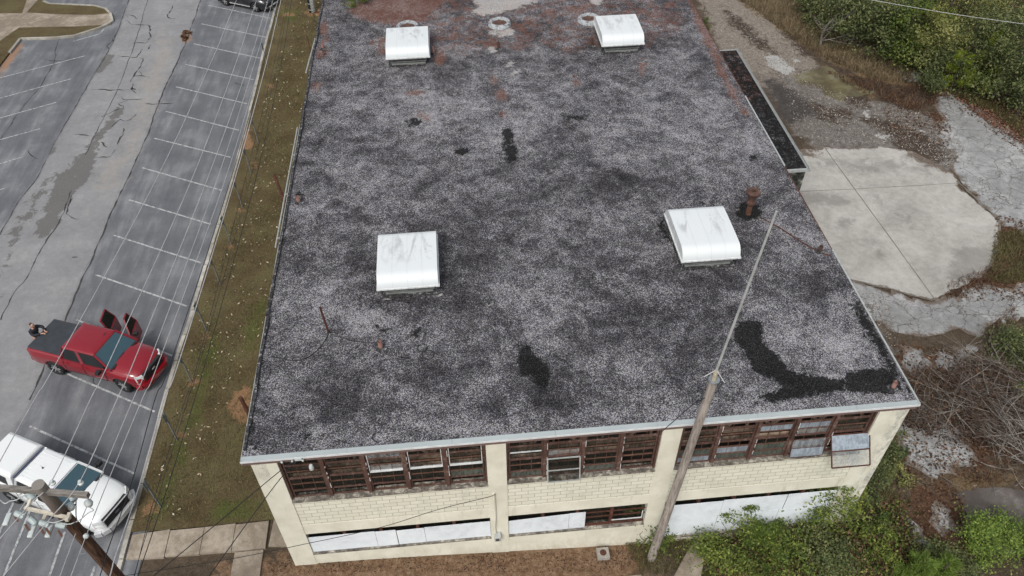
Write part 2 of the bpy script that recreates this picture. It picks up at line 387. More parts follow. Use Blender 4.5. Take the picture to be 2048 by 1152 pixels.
def m_leaf(name, stops, trans=.35, rough=.6):
    m = Mat(name, rough, 0, .25)
    big = m.noise(.9, 3, .6)
    s_ = m.math('ADD', m.math('MULTIPLY', m.attr('tint'), .6), m.math('MULTIPLY', big, .4))
    col = m.ramp(s_, stops)
    m.color(col)
    tl = m.t.nodes.new('ShaderNodeBsdfTranslucent'); m.t.links.new(col, tl.inputs[0])
    mx = m.t.nodes.new('ShaderNodeMixShader'); mx.inputs[0].default_value = trans
    m.t.links.new(m.b.outputs[0], mx.inputs[1]); m.t.links.new(tl.outputs[0], mx.inputs[2])
    m.t.links.new(mx.outputs[0], m.t.nodes['Material Output'].inputs[0]); return m.m
def m_hood():
    """white vent hood, soot smudges along the crown, thin seams"""
    m = Mat('white_vent_metal', .42, 0, .4)
    inf = m.t.nodes.new('ShaderNodeObjectInfo'); va = m.t.nodes.new('ShaderNodeVectorMath'); m.t.links.new(m.obj, va.inputs[0]); m.t.links.new(inf.outputs['Location'], va.inputs[1])
    n1 = m.noise(1.0, 6, .62, 1.2, va.outputs[0], (2.3, .6, 1)); n2 = m.noise(9, 4, .7)
    s_ = m.math('ADD', m.math('MULTIPLY', n1, .8), m.math('MULTIPLY', n2, .2))
    dirt = m.math('MULTIPLY', m.thr(s_, .47, .63), m.attr('smudge'))
    c = m.mix(m.math('MULTIPLY', dirt, .5), (.60, .63, .64), (.22, .225, .225))
    m.color(c); return m.m

ROOF = m_roof(); ASPH = m_asphalt(); LAWN = m_lawn(); GROUND = m_ground(); WALL = m_wall(); BLOCK = m_block(); LEDGE = m_ledge()
SLAB = m_concrete('concrete_apron', (.335, .322, .297), (.405, .393, .366), 0, .35, 1.1)
OLDPAVE = m_concrete('cracked_pavement', (.24, .242, .24), (.36, .362, .358), 2.5, .6, 1.4)
FOOTWAY = m_concrete('footway_concrete', (.21, .175, .135), (.335, .29, .235), 0, .75, 1.2)
KERB = m_concrete('kerb_concrete', (.27, .255, .225), (.43, .41, .365), 0, .9, 1.4)
RUST = m_rust(); RUSTD = m_rust('dark_rust', (.028, .014, .010), (.085, .033, .022), (.14, .06, .04))
RUSTO = m_rust('orange_rust', (.05, .026, .018), (.12, .06, .04), (.22, .14, .10))
BROWNMET = simple('brown_soffit', (.15, .10, .09), .7)
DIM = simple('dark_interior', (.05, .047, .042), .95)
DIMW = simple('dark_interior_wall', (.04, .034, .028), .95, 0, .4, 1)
TRUSS = m_wood('truss_timber', (.26, .19, .14), (.42, .33, .26), (2, 2, 2))
GLASSD = m_glass('dirty_glass', (.018, .021, .018), .12, .3)
GLASSG = m_glass('algae_glass', (.085, .10, .085), .6, .3)
GLASSP = m_glass('pale_reflection_glass', (.24, .28, .32), .80, .25)  # pale bluish reflection is painted into the pane colour
GLASSC = m_glass('clear_dusty_glass', (.30, .32, .33), .10, .2)
BOARD = m_concrete('white_board', (.64, .685, .72), (.71, .755, .79), 0, .12, .2)
COPING = simple('blue_grey_coping', (.35, .39, .395), .5, .2, .06, 1)
WHITEM = simple('white_trim', (.58, .60, .60), .5, 0, .12, 5)
GALV = simple('galvanised_steel', (.25, .28, .29), .5, .5, .2, 8)
GREYMET = simple('grey_metal', (.42, .44, .43), .5, .3, .15, 8)
DKCABLE = simple('black_cable', (.018, .018, .02), .6)
WIREW = simple('bare_conductor', (.40, .40, .40), .6, .1)
PORC = simple('porcelain', (.46, .50, .49), .25, 0, .1)
GREYPOLY = simple('grey_polymer', (.36, .42, .42), .4, 0, .15)
TAR = Mat('tar_curb', .8); TAR.color(TAR.ramp(TAR.noise(9, 5, .8), [(.4, .012), (.55, .05), (.66, (.42, .42, .44))])); TAR = TAR.m
HOOD = m_hood()
LOUVRE = simple('vent_frame_metal', (.27, .285, .27), .5, .3, .2, 4)
OLDWOOD = m_wood('weathered_wood', (.22, .19, .165), (.40, .365, .33))
DARKWOOD = m_wood('creosote_wood', (.060, .036, .025), (.17, .095, .062))
_t = DARKWOOD.node_tree; _b = _t.nodes['Principled BSDF']; _src = _b.inputs['Base Color'].links[0].from_socket
_g = _t.nodes.new('ShaderNodeNewGeometry'); _s = _t.nodes.new('ShaderNodeSeparateXYZ'); _m = _t.nodes.new('ShaderNodeMapRange'); _m.inputs[1].default_value = 10.4; _m.inputs[2].default_value = 11.9
_x = _t.nodes.new('ShaderNodeMix'); _x.data_type = 'RGBA'; _x.inputs[7].default_value = (.20, .185, .165, 1)
_t.links.new(_g.outputs['Position'], _s.inputs[0]); _t.links.new(_s.outputs[2], _m.inputs[0]); _t.links.new(_m.outputs[0], _x.inputs[0]); _t.links.new(_src, _x.inputs[6]); _t.links.new(_x.outputs[2], _b.inputs['Base Color'])
GREYWOOD = m_wood('grey_crossarm', (.12, .11, .10), (.29, .27, .245), (1, 8, 8))
LINE = Mat('line_paint', .8)
_n = LINE.noise(7, 5, .8); LINE.color(LINE.mix(LINE.thr(_n, .44, .60), (.40, .41, .415), (.17, .175, .18))); LINE = LINE.m
CRACK = simple('crack_dirt', (.045, .045, .044), .95)
SEAM = simple('slab_joint', (.14, .13, .11), .95)
print('materials ready')
# ================================================================== the setting
def struct(o): o['kind'] = 'structure'; return o
def fine(lo, hi, step, out): return np.unique(np.concatenate([np.arange(lo, hi+1e-6, step), out]))
# ---- ground, one sheet to the horizon
gx = fine(-14, 46, .22, np.array([-900, -400, -200, -120, -80, -60, -46, -38, -30, -24, -20, -17, 50, 60, 80, 120, 200, 400, 900.]))
gy = fine(6, 66, .22, np.array([-300, -120, -60, -30, -10, 0, 3, 70, 80, 100, 140, 200, 400, 900.]))
X, Y, Fq = grid(gx, gy)
Z = ground_z(X, Y)-.012*np.abs(np.sin(X*1.7+Y*.9)*np.cos(Y*2.3-X*.6))
A = {}
z_ = GR
A['gravel'] = paint(X, Y, [[(1390,-20),(1490,-20),(1545,40),(1600,95),(1640,130),(1620,150),(1590,165),(1560,150),(1555,200),(1520,165),(1440,100)]], .8, z_)
A['grey'] = paint(X, Y, [[(1560,150),(1620,170),(1700,200),(1800,210),(1900,240),(1930,300),(1900,340),(1850,330),(1770,300),(1640,300),(1590,270)],
                         [(1690,560),(1700,620),(1800,700),(1790,760),(1750,700)], [(1420,1152),(1440,1110),(1500,1100),(1560,1180),(1440,1190)]], .8, z_)
A['straw'] = paint(X, Y, [[(1445,-20),(1640,-20),(1700,60),(1770,115),(1810,165),(1790,180),(1680,140),(1590,80),(1500,20)], [(1650,130),(1760,150),(1740,190),(1700,165)],
                          [(1830,735),(1890,730),(1910,790),(1850,800)], [(1900,960),(2010,945),(2015,975),(1920,985)]], .9, z_)
A['mud'] = paint(X, Y, [[(1560,60),(1620,100),(1640,118),(1600,112)], [(1440,10),(1500,50),(1560,110),(1520,100),(1460,50)], [(1700,225),(1800,245),(1880,290),(1850,300),(1760,262)], [(1600,200),(1660,210),(1690,250),(1640,245)], [(1590,85),(1640,115),(1720,150),(1830,180),(1870,205),(1820,225),(1750,190),(1650,135)], [(1770,255),(1850,270),(1900,310),(1860,330),(1790,300)],
                        [(1690,185),(1730,190),(1745,215),(1700,215)], [(1640,215),(1700,215),(1710,240),(1650,240)], [(1590,140),(1630,145),(1615,160)],
                        [(1700,565),(1770,585),(1760,610),(1700,600)]], .6, z_)
A['dark'] = paint(X, Y, [[(1520,150),(1560,165),(1605,190),(1632,228),(1600,245),(1570,250),(1550,215)]], .7, z_)
A['white'] = paint(X, Y, [[(1527,110),(1555,110),(1592,140),(1572,150),(1540,135)], [(1583,117),(1600,118),(1603,122),(1586,124)], [(1716,216),(1738,223),(1737,238),(1727,233)],
                          [(1805,212),(1836,224),(1833,229)], [(1833,256),(1856,263),(1840,265)], [(1745,268),(1785,270),(1765,280)]], .25, z_)
A['leaf'] = paint(X, Y, [[(1820,115),(1900,125),(2060,215),(2060,330),(1990,270),(1930,215),(1860,190),(1800,160)], [(1860,225),(1880,225),(1900,262),(1880,262)],
                         [(1995,440),(2060,445),(2060,600),(1960,570),(1870,605),(1990,530)], [(1800,690),(1900,720),(1890,900),(1800,960),(1780,850)], [(1990,690),(2060,640),(2060,900),(1900,960)],
                         [(1820,960),(1900,960),(1950,1110),(1850,1120),(1780,1020)], [(1400,1075),(1800,1000),(1850,1190),(1400,1190)]], .8, z_)
A['grass'] = paint(X, Y, [[(1640,-40),(2200,-40),(2100,200),(2000,230),(1900,140),(1790,110),(1700,50)], ([(1250,1075),(1400,1060),(1690,1010),(1830,1000),(1860,1190),(1400,1190)], .8, .62),
                          ([(1990,480),(2060,470),(2060,560),(1990,560)], .6, .8)], .8, z_)
A['clay'] = np.clip(.5+np.minimum(np.minimum(13.6-Y, X+9.3), 5.4-X)/1.6, 0, 1)
struct(np_mesh('ground', np.stack([X, Y, Z], 1), Fq, GROUND, None, A, True))
# ---- parking lot
X, Y, Fq = grid(np.arange(-60, -11.9, .25), np.concatenate([np.arange(4, 66, .25), [70, 80, 100]]))
A = {}
seamR = [(406,-10),(388,40),(369,91),(344,147),(319,203),(294,272),(281,306),(250,370),(225,420),(188,510),(163,560),(134,632),(90,731),(60,800),(0,930)]
seamL = [(0,470),(44,394),(72,360),(116,275),(169,184),(184,156),(219,100),(240,50),(262,-10)]
A['lane'] = paint(X, Y, [seamR+[(-200,1300),(-400,900)]+seamL], .35, 0)
A['sand'] = paint(X, Y, [[(325,40),(352,100),(335,160),(300,250),(275,310),(245,372),(225,400),(190,370),(205,330),(240,300),(262,250),(280,180),(300,110)], [(20,100),(45,85),(45,110),(0,150)]], .8, 0)
A['old'] = paint(X, Y, [([(212,106),(228,110),(222,130),(205,146),(192,146),(202,122)], .3, 1), ([(233,215),(245,220),(234,242),(215,264),(200,285),(190,297),(168,300),(172,292),(188,278),(208,252),(222,230)], .3, 1),
        ([(175,296),(196,290),(196,312),(187,332),(180,362),(150,386),(132,420),(114,452),(96,470),(78,480),(66,470),(90,420),(108,360),(140,330)], .3, .95),
        ([(100,330),(120,340),(60,450),(20,545),(0,600),(0,520),(40,420),(72,370)], .5, .62), [(116,275),(110,305),(100,310),(104,290)]], .3, 0)
A['clay'] = paint(X, Y, [[(0,130),(38,84),(48,90),(30,115),(0,160)], [(363,68),(380,68),(386,80),(370,86),(361,82)]], .35, 0)
struct(np_mesh('parking_lot', np.stack([X, Y, np.full_like(X, .006)], 1), Fq, ASPH, None, A))
def ribbon(mb, pts, w, z, jit=.0, step=.25, taper=False, wj=.0):
    P = [Vector((p[0], p[1], 0)) for p in pts]; Q = []
    for a, b in zip(P, P[1:]):
        n = max(1, int((b-a).length/step))
        Q += [a.lerp(b, i/n) for i in range(n)]
    Q.append(P[-1]); off = 0; vs = []
    for i, q in enumerate(Q):
        d = (Q[min(i+1, len(Q)-1)]-Q[max(i-1, 0)]).normalized(); s_ = Vector((-d.y, d.x, 0))
        off = off*.6+rnd.uniform(-jit, jit); ww = w*(1+rnd.uniform(-wj, wj))
        if taper: ww *= max(.15, math.sin(math.pi*(i+.4)/len(Q))**.6)
        q = q+s_*off
        vs += [q+s_*ww/2+Vector((0, 0, z)), q-s_*ww/2+Vector((0, 0, z))]
    mb.add(vs, [(2*i, 2*i+1, 2*i+3, 2*i+2) for i in range(len(Q)-1)])
mb = MB(); g2 = lambda L, z=0: [G(u, v, z) for u, v in L]
ribbon(mb, g2(seamR[:-1]), .062, .014, .03, .3, wj=.8)
ribbon(mb, g2(seamL[::-1]), .04, .014, .03, .3, wj=.8)
ribbon(mb, g2([(300,-10),(262,110),(235,180),(200,250),(170,310)]), .035, .014, .03, .4, wj=.5)
ribbon(mb, g2([(128,45*3.2/3.2),(102,141),(80,172),(45,214),(0,282)]), .04, .014, .06, .3, wj=.8)
ribbon(mb, g2([(56,553),(48,565),(25,590),(0,640)]), .05, .014, .05, .3, wj=.8)
ribbon(mb, g2([(143,380),(120,440),(80,505),(55,555)]), .05, .014, .05, .3, wj=.8)
cr = [[(228,70),(222,85),(213,92),(218,99)], [(252,40),(262,50),(298,50),(303,60),(300,75),(290,88)], [(255,35),(250,30),(265,32),(275,38)], [(300,90),(297,98),(302,88)],
      [(284,98),(278,108),(274,116),(255,113),(235,112)], [(274,116),(284,118),(280,135),(276,143),(268,152),(262,165)], [(268,152),(283,152),(298,156)], [(278,143),(284,150)],
      [(268,168),(264,178),(270,188)], [(262,176),(270,180)], [(246,192),(248,200),(256,201),(285,199)], [(256,201),(238,208),(248,212),(250,220)], [(274,227),(262,240),(250,243),(240,240),(225,254)],
      [(248,256),(245,270),(235,290)], [(205,283),(210,290),(216,294)], [(335,28),(338,36),(350,38)], [(345,10),(335,30)], [(190,315),(222,313),(232,300)], [(143,390),(140,410),(132,428),(145,434),(160,438)],
      [(145,396),(138,405)], [(180,180),(230,181),(262,180)], [(240,216),(205,235)], [(290,86),(265,87)], [(350,205),(330,208),(290,207)], [(145,270),(180,272),(200,270)], [(145,515),(155,513)],
      [(55,300),(75,318)], [(90,118),(110,122),(150,120)], [(470,165),(490,170)], [(190,757),(186,765),(194,775)]]
for c in cr: ribbon(mb, g2(c), .07, .015, .07, .22, True, .9)
o = mb.build('crack', CRACK); struct(o); o.name = 'pavement_cracks'
stripes = [((417,11),(542,37)),((403,48),(532,75)),((388,88),(521,117)),((371,129),(508,160)),((352,174),(494,208)),((332,223),(478,261)),((309,277),(461,315)),((285,336),(443,381)),((258,400),(422,449)),
           ((228,471),(402,526)),((192,550),(375,613)),((153,640),(345,712)),((105,735),(310,824)),((60,853),(270,948)),
           ((28,1004),(-10,1085)),((62,1017),(5,1160)),((130,1064),(95,1165)),((190,1133),(178,1170)),
           ((-30,164),(170,112)),((-30,205),(142,158)),((-30,245),(113,205)),((-30,288),(80,258)),((-30,337),(46,314)),((-30,390),(9,377)),((147,83),(200,68)),((200,68),(209,57))]
mb = MB()
for a, b in stripes: ribbon(mb, g2([a, b]), .085, .018)
struct(mb.build('painted_parking_lines', LINE))
# ---- island with kerb, footway and grass at the far side of the lot
isl = g2([(93,-30),(88,5),(100,10),(190,14),(212,20),(222,30),(226,44),(214,52),(200,58),(175,66),(150,74),(110,78),(42,80),(20,108),(0,134),(-60,210),(-160,180),(-60,-40)])
mb = MB(); mb.poly(isl, 0, .11)
o = np_mesh('tmp', np.zeros((3, 3)), np.array([[0, 1, 2]]), LAWN); bpy.data.objects.remove(o)
lo = mb.build('lawn', LAWN); struct(lo)
mb = MB(); kp = isl[1:14]
for a, b in zip(kp, kp[1:]): mb.bar((a.x, a.y, .07), (b.x, b.y, .07), .17, .15)
struct(mb.build('kerb', KERB))
mb = MB(); mb.poly(g2([(218,30),(222,34),(226,42),(222,50),(205,53),(150,56),(40,58),(-20,100),(-60,150),(-90,120),(-60,60),(0,30),(46,30),(60,-12),(90,-12),(55,28),(120,32),(190,33)]), .02, .125)
struct(mb.build('footway', FOOTWAY))
# ---- lawn strip between lot and building, kerb beside it
kx = lambda y: float(np.interp(y, [10, 14, 18, 22.5, 26.5, 30.7, 34, 38, 42, 49.5, 56, 66], [-12.72, -12.68, -12.68, -12.68, -12.5, -12.42, -12.3, -12.25, -12.25, -12.4, -12.4, -12.4]))
xs = np.linspace(0, 1, 30); ys = np.arange(15.1, 68, .25)
U_, V_, Fq = grid(xs, ys)
KX = np.array([kx(y) for y in V_]); X = KX+U_*(-6.5-KX); Y = V_
Z = .10+.03*np.sin(X*1.3)*np.cos(Y*.8)
A = {'green': paint(X, Y, [[(540,20),(600,20),(600,40),(580,45)], [(300,1030),(330,940),(380,800),(400,700),(430,640),(440,700),(380,900),(330,1040)], [(520,1040),(400,1050),(440,1000),(530,990)], [(500,610),(540,590),(520,700),(480,700)]], 1.0, .1, ),
     'clay': paint(X, Y, [[(452,815),(462,790),(490,768),(510,775),(510,840),(480,850),(458,835)], ell(628,25,20,9), [(560,22),(590,25),(592,32),(565,32)], ell(540,173,10,6), ell(541,10,8,7),
                         ell(510,330,10,8), ell(318,1020,8,8), ell(362,870,12,9), ell(412,675,12,9), ell(390,762,14,10), ell(462,490,10,8), ell(478,420,10,6),
                         [(485,262),(500,255),(510,290),(496,300),(480,300)], [(300,985),(312,1000),(290,1060),(275,1060)]], .35, .1)}
struct(np_mesh('lawn_strip', np.stack([X, Y, Z], 1), Fq, LAWN, None, A, True))
mb = MB(); ky = list(np.arange(12.6, 68, 1.5))
for a, b in zip(ky, ky[1:]):
    j = rnd.uniform(-.02, .02); mb.bar((kx(a)+j, a+.02, .05), (kx(b)+j, b-.02, .05), .16, .15+rnd.uniform(-.01, .01))
ko = mb.build('kerb', KERB); struct(ko)
mb = MB(); mb.poly(g2([(215,1160),(232,1145),(160,1060),(150,1050),(140,1040),(132,1045),(205,1160)]), 0, .12)
# ---- footway slabs at the near side
mb = MB(); slabs = [(-12.5, -11.2), (-11.18, -10.0), (-9.98, -8.9), (-8.88, -7.72)]
for i, (a, b) in enumerate(slabs):
    z = .095+rnd.uniform(0, .02); mb.poly([(a, 14.08-.02*i), (b, 14.02), (b, 15.06+rnd.uniform(-.04, .04)), (a, 15.02+rnd.uniform(-.04, .04))], -.05, z)
mb.poly([(-8.82, 10.6), (-7.8, 10.6), (-7.78, 13.98), (-8.76, 13.96)], -.05, .09)
mb.poly([(-7.62, 14.1), (-6.68, 14.0), (-6.68, 15.15), (-7.55, 15.15)], -.05, .08)
struct(mb.build('footway', FOOTWAY))
mb = MB(); x = -8
while x < 4.4:
    x2 = x+rnd.choice([1.45, 1.5]); z = float(ground_z((x+x2)/2, 0))
    mb.poly([(x, 10.4), (x2-.03, 10.4), (x2-.03, 12.42-.024*(x+8)+rnd.uniform(-.02, .02)), (x, 12.42-.024*(x+8))], z-.1, z+.045+rnd.uniform(0, .015)); x = x2
mb.poly(g2([(1394,1079),(1410,1092),(1408,1120),(1402,1152),(1400,1200),(1320,1200),(1348,1152),(1370,1110)][::-1], -.72), -.85, -.72)
struct(mb.build('footway', FOOTWAY))
# ---- yard: concrete apron with its joints, broken old paving, puddle
def ragged(pts, step=.3, amp=.1):
    out = []
    for a, b in zip(pts, pts[1:]+pts[:1]):
        n = max(1, int((b-a).length/step))
        for i in range(n):
            q = a.lerp(b, i/n); out.append(Vector((q.x+rnd.gauss(0, amp), q.y+rnd.gauss(0, amp), q.z)))
    return out
zg = GR+.03
def sheet(name, outlines, z, mat, cut=.4, extra=None, edge=.35):
    """thin slabs cut into a lattice so that dirt can follow their edges"""
    bm = bmesh.new(); zs = z if isinstance(z, list) else [z]*len(outlines)
    for o_, zz in zip(outlines, zs):
        bm.faces.new([bm.verts.new((p.x, p.y, zz)) for p in o_])
    xs = [p.x for o_ in outlines for p in o_]; ys = [p.y for o_ in outlines for p in o_]
    for x in np.arange(min(xs), max(xs), cut): bmesh.ops.bisect_plane(bm, geom=bm.verts[:]+bm.edges[:]+bm.faces[:], plane_co=(x, 0, 0), plane_no=(1, 0, 0))
    for y in np.arange(min(ys), max(ys), cut): bmesh.ops.bisect_plane(bm, geom=bm.verts[:]+bm.edges[:]+bm.faces[:], plane_co=(0, y, 0), plane_no=(0, 1, 0))
    bmesh.ops.triangulate(bm, faces=[f for f in bm.faces if len(f.verts) > 4])
    for f in bm.faces:
        if f.normal.z < 0: f.normal_flip()
    me = bpy.data.meshes.new(name); bm.to_mesh(me); bm.free(); me.materials.append(mat)
    co = np.zeros(len(me.vertices)*3, dtype=np.float32); me.vertices.foreach_get('co', co); co = co.reshape(-1, 3)
    A = {'litter': np.max([np.where((s_ := sdf(co[:, 0], co[:, 1], o_)) > -.02, np.clip(.62-s_/edge*.45, 0, 1), 0) for o_ in outlines], 0)}
    for k, v in (extra(co[:, 0], co[:, 1]) if extra else {}).items(): A[k] = np.maximum(A.get(k, 0), v)
    for n, a in A.items(): me.attributes.new(n, 'FLOAT', 'POINT').data.foreach_set('value', np.asarray(a, dtype=np.float32))
    o = bpy.data.objects.new(name, me); C.objects.link(o); return struct(o)
ap = g2([(1560,330),(1600,300),(1655,294),(1700,298),(1770,292),(1830,305),(1880,332),(1905,345),(1918,362),(1915,372),(1995,440),(2000,462),(1996,500),(1985,530),(1955,560),(1925,572),(1865,600),(1780,578),(1700,560),(1640,520)], zg)
def slab_dirt(x, y):
    return {'stain': paint(x, y, [[(1560,372),(1600,380),(1680,392),(1720,400),(1700,412),(1640,415),(1600,405)], [(1690,330),(1760,325),(1770,345),(1700,345)], [(1820,300),(1900,320),(1925,360),(1860,330),(1800,315)], ell(1755,402,14,9), ell(1690,448,20,14), ell(1760,512,14,10),
                [(1900,500),(1990,480),(1990,540),(1930,570),(1890,560)], ([(1600,300),(1880,320),(1890,360),(1620,340)], .8, .62), ([(1780,420),(1850,430),(1850,470),(1790,460)], .8, .62)], .5, zg),
            'litter': paint(x, y, [([(1820,290),(1905,325),(1925,350),(1880,345),(1810,312)], .5, .8), ([(1985,520),(2010,470),(1975,560),(1930,580)], .4, .8), ([(1600,290),(1660,290),(1640,310),(1600,325)], .6, .7)], .5, zg)}
sheet('concrete_apron', [ragged(ap, .3, .045)], zg, SLAB, .35, slab_dirt, .12)
mb = MB()
ribbon(mb, g2([(1650,296),(1870,600)], zg), .045, zg+.004, .01, .5, wj=.3)
ribbon(mb, g2([(1600,383),(1714,378),(1915,366)], zg), .035, zg+.004, .01, .5, wj=.3)
ribbon(mb, g2([(1915,362),(1997,440),(2001,462)], zg), .12, zg+.004, .05, .3, wj=.7)
ribbon(mb, g2([(1865,600),(1780,578),(1690,558)], zg), .08, zg+.004, .04, .3, wj=.7)
struct(mb.build('slab_joints', SEAM))
pv = [[(1862,200),(1900,192),(1950,212),(2000,240),(2070,300),(2070,480),(2010,455),(1960,405),(1918,362),(1898,336),(1918,310),(1868,284),(1882,262),(1878,230)],
      [(1670,545),(1780,580),(1865,603),(1960,568),(2000,578),(2070,565),(2070,635),(2030,640),(1975,650),(1965,672),(1900,660),(1860,672),(1790,662),(1745,640),(1700,600)],
      [(1862,700),(1960,690),(1935,730),(1905,745),(1880,735)], [(1790,845),(1850,800),(1900,850),(1945,900),(1950,935),(1900,950),(1850,945),(1800,905)],
      [(1810,690),(1850,700),(1860,740),(1830,760),(1800,730)], [(1860,1022),(1880,1005),(1912,1035),(1925,1065),(1885,1070),(1862,1050)], [(1715,985),(1735,975),(1760,1010),(1760,1050),(1735,1040)],
      [(1790,1036),(1812,1035),(1835,1055),(1856,1078),(1855,1090),(1832,1092),(1808,1066)]]
mb = MB()
sheet('cracked_paving', [ragged(g2(p, GR+.012), .25, .13) for p in pv], [GR+.012+.001*i for i in range(len(pv))], OLDPAVE, .3, None, .45)
bp = []
for p in [[(1798,140),(1830,142),(1862,143),(1850,160),(1825,168),(1800,155)], [(1878,150),(1890,148),(1905,158),(1920,165),(1905,175),(1880,170)], [(1926,172),(1948,180),(1945,188),(1925,184)],
          [(1882,190),(1905,185),(1920,188),(1900,198)], [(1955,190),(1972,196),(1965,202)], [(1980,208),(2000,215),(2010,228),(1985,222)]]:
    bp.append(ragged(g2(p, GR+.02), .2, .16))
sheet('broken_paving', bp, GR+.025, OLDPAVE, .25, None, .35)
DARKPAVE = Mat('dark_old_asphalt', .85, 0, .3)
_n = DARKPAVE.noise(.8, 5, .6, .6); DARKPAVE.color(DARKPAVE.mix(1, DARKPAVE.ramp(_n, [(.38, (.075, .063, .056)), (.55, (.12, .105, .095)), (.68, (.22, .20, .185))]), DARKPAVE.ramp(DARKPAVE.noise(30, 3, .8), [(.3, .75), (.7, 1.25)]), 'MULTIPLY')); DARKPAVE = DARKPAVE.m
mb = MB(); mb.poly(ragged(g2([(1915,990),(1940,978),(2000,975),(2070,985),(2070,1105),(2010,1115),(1965,1095),(1935,1050)], GR+.02), .3, .05), GR-.1, GR+.022)
struct(mb.build('asphalt_pad', DARKPAVE))
PUD = Mat('muddy_water', .06, 0, .5); _n = PUD.noise(.8, 4, .6)
PUD.color(PUD.ramp(_n, [(.4, (.10, .085, .052)), (.52, (.145, .128, .072)), (.64, (.19, .18, .13))])); PUD = PUD.m
mb = MB(); mb.poly(ragged(g2([(1598,152),(1615,140),(1632,134),(1662,134),(1680,148),(1700,162),(1743,188),(1723,191),(1689,196),(1662,190),(1645,181),(1620,168),(1602,162)], GR+.012), .3, .2), GR-.05, GR+.014)
struct(mb.build('puddle', PUD))
# ================================================================== the building
WY = 13.35; X0, X1 = -6.62, 13.12; YB = 54
bld = thing('industrial_building', 'long two-storey cream painted concrete building with a flat black gravel roof and rusty strip windows', 'building', (0, 0, 0))
def pbox(name, m, x0, x1, y0, y1, z0, z1, parent=bld, bevel=0):
    mb = MB(); mb.box(x0, x1, y0, y1, z0, z1); return mb.build(name, m, parent, bevel=bevel)
for a, b in ((X0, -5.88), (.2, .8), (5.52, 6.12), (12.2, X1)): pbox('pilaster', WALL, a, b, WY-.03, WY+.3, -1.1, 6.29)
bays = [(-5.88, .2), (.8, 5.52), (6.12, 12.2)]
for i, (a, b) in enumerate(bays):
    zb = .66 if i < 2 else -.52
    pbox('blockwork_panel', BLOCK, a, b, WY, WY+.25, 2.6, 4.05)
    pbox('lintel_beam', WALL, a, b, WY-.008, WY+.25, 2.02, 2.597)
    pbox('base_wall', WALL, a, b, WY-.012, WY+.25, -1.1, zb)
    pbox('window_sill', LEDGE, a, b, WY-.06, WY+.25, 4.053, 4.15)
    pbox('window_sill', LEDGE, a, b, WY-.05, WY+.25, zb+.003, zb+.07)
mb = MB()
mb.box(X0, X0+.25, WY+.303, YB, -1.1, 6.29); mb.box(X1-.25, X1, WY+.303, YB, -1.1, 6.29); mb.box(X0+.25, X1-.25, YB-.25, YB, -1.1, 6.29)
mb.build('wall', WALL, bld)
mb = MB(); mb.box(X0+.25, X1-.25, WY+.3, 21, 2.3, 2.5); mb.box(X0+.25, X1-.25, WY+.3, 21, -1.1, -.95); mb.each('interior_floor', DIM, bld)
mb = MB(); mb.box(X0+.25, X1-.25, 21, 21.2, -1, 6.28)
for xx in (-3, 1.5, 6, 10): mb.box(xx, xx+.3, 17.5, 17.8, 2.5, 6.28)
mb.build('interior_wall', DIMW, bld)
mb = MB()
for yy in (14.15, 15.6):
    x = X0+.4
    mb.bar((X0+.3, yy, 6.12), (X1-.3, yy, 6.12), .12, .16); mb.bar((X0+.3, yy, 4.75), (X1-.3, yy, 4.75), .10, .14)
    k = 0
    while x+1.55 < X1-.3:
        mb.bar((x, yy, 4.8), (x+.78, yy, 6.1), .08, .11); mb.bar((x+.78, yy, 6.1), (x+1.56, yy, 4.8), .08, .11)
        mb.bar((x+.78, yy+.02, 4.8), (x+.78, yy+.02, 6.05), .06, .07); x += 1.56
for xx in np.arange(X0+1, X1, 1.1): mb.bar((xx, WY+.3, 6.22), (xx, 20, 6.22), .06, .1)
for a, b in bays: mb.bar((a, WY+.26, 5.13), (b, WY+.26, 5.13), .05, .15)
mb.build('roof_truss', TRUSS, bld)
# ---- upper windows
def window(x0, x1, z0, z1, rows, y=WY+.09, mun=2, white=(), depth=.06, dbl=True):
    """rows: kinds of the panes from the top; rails between them"""
    mb = MB(); t = .045
    mb.box(x0, x0+t, y, y+depth, z0, z1); mb.box(x1-t, x1, y, y+depth, z0, z1)
    mb.box(x0+t, x1-t, y, y+depth, z0, z0+t); mb.box(x0+t, x1-t, y, y+depth, z1-t, z1)
    n = len(rows); hs = [z1-t-(z1-z0-2*t)*i/n for i in range(n+1)]
    for i in range(1, n):
        heavy = i in (1, 3, 5)
        hh = (.026 if i == 3 else .012) if heavy else .007
        mi = 1 if i in white else (0 if heavy else 2)
        mb.box(x0+t, x1-t, y+.004-.02*heavy, y+depth-.004, hs[i]-hh, hs[i]+hh, mi)
    for q in range(mun):
        xm = x0+(x1-x0)*(q+1)/(mun+1)
        mb.box(xm-.006, xm+.006, y+.02, y+.045, z0+t, z1-t, 2)
    if 'L' in white: mb.box(x0+t, x0+t+.02, y-.012, y-.002, (z0+z1)/2, z1-t, 1)
    if 'R' in white: mb.box(x1-t-.02, x1-t, y-.012, y-.002, (z0+z1)/2, z1-t, 1)
    f = mb.build('window', [RUST, WHITEM, RUSTO], bld)
    gmats = {'d': GLASSD, 'g': GLASSG, 'p': GLASSP, 'c': GLASSC}
    pane_m = MB(); used = []
    for i, kd in enumerate(rows):
        if kd == 'x': continue
        if kd not in used: used.append(kd)
        xr = x1-t if kd != 'h' else (x0+x1)/2
        pane_m.box(x0+t, xr, y+.029, y+.033, hs[i+1]+.012, hs[i]-.012, used.index(kd))
    if used: pane_m.build('glass_pane', [gmats[k] for k in used], f)
    return f
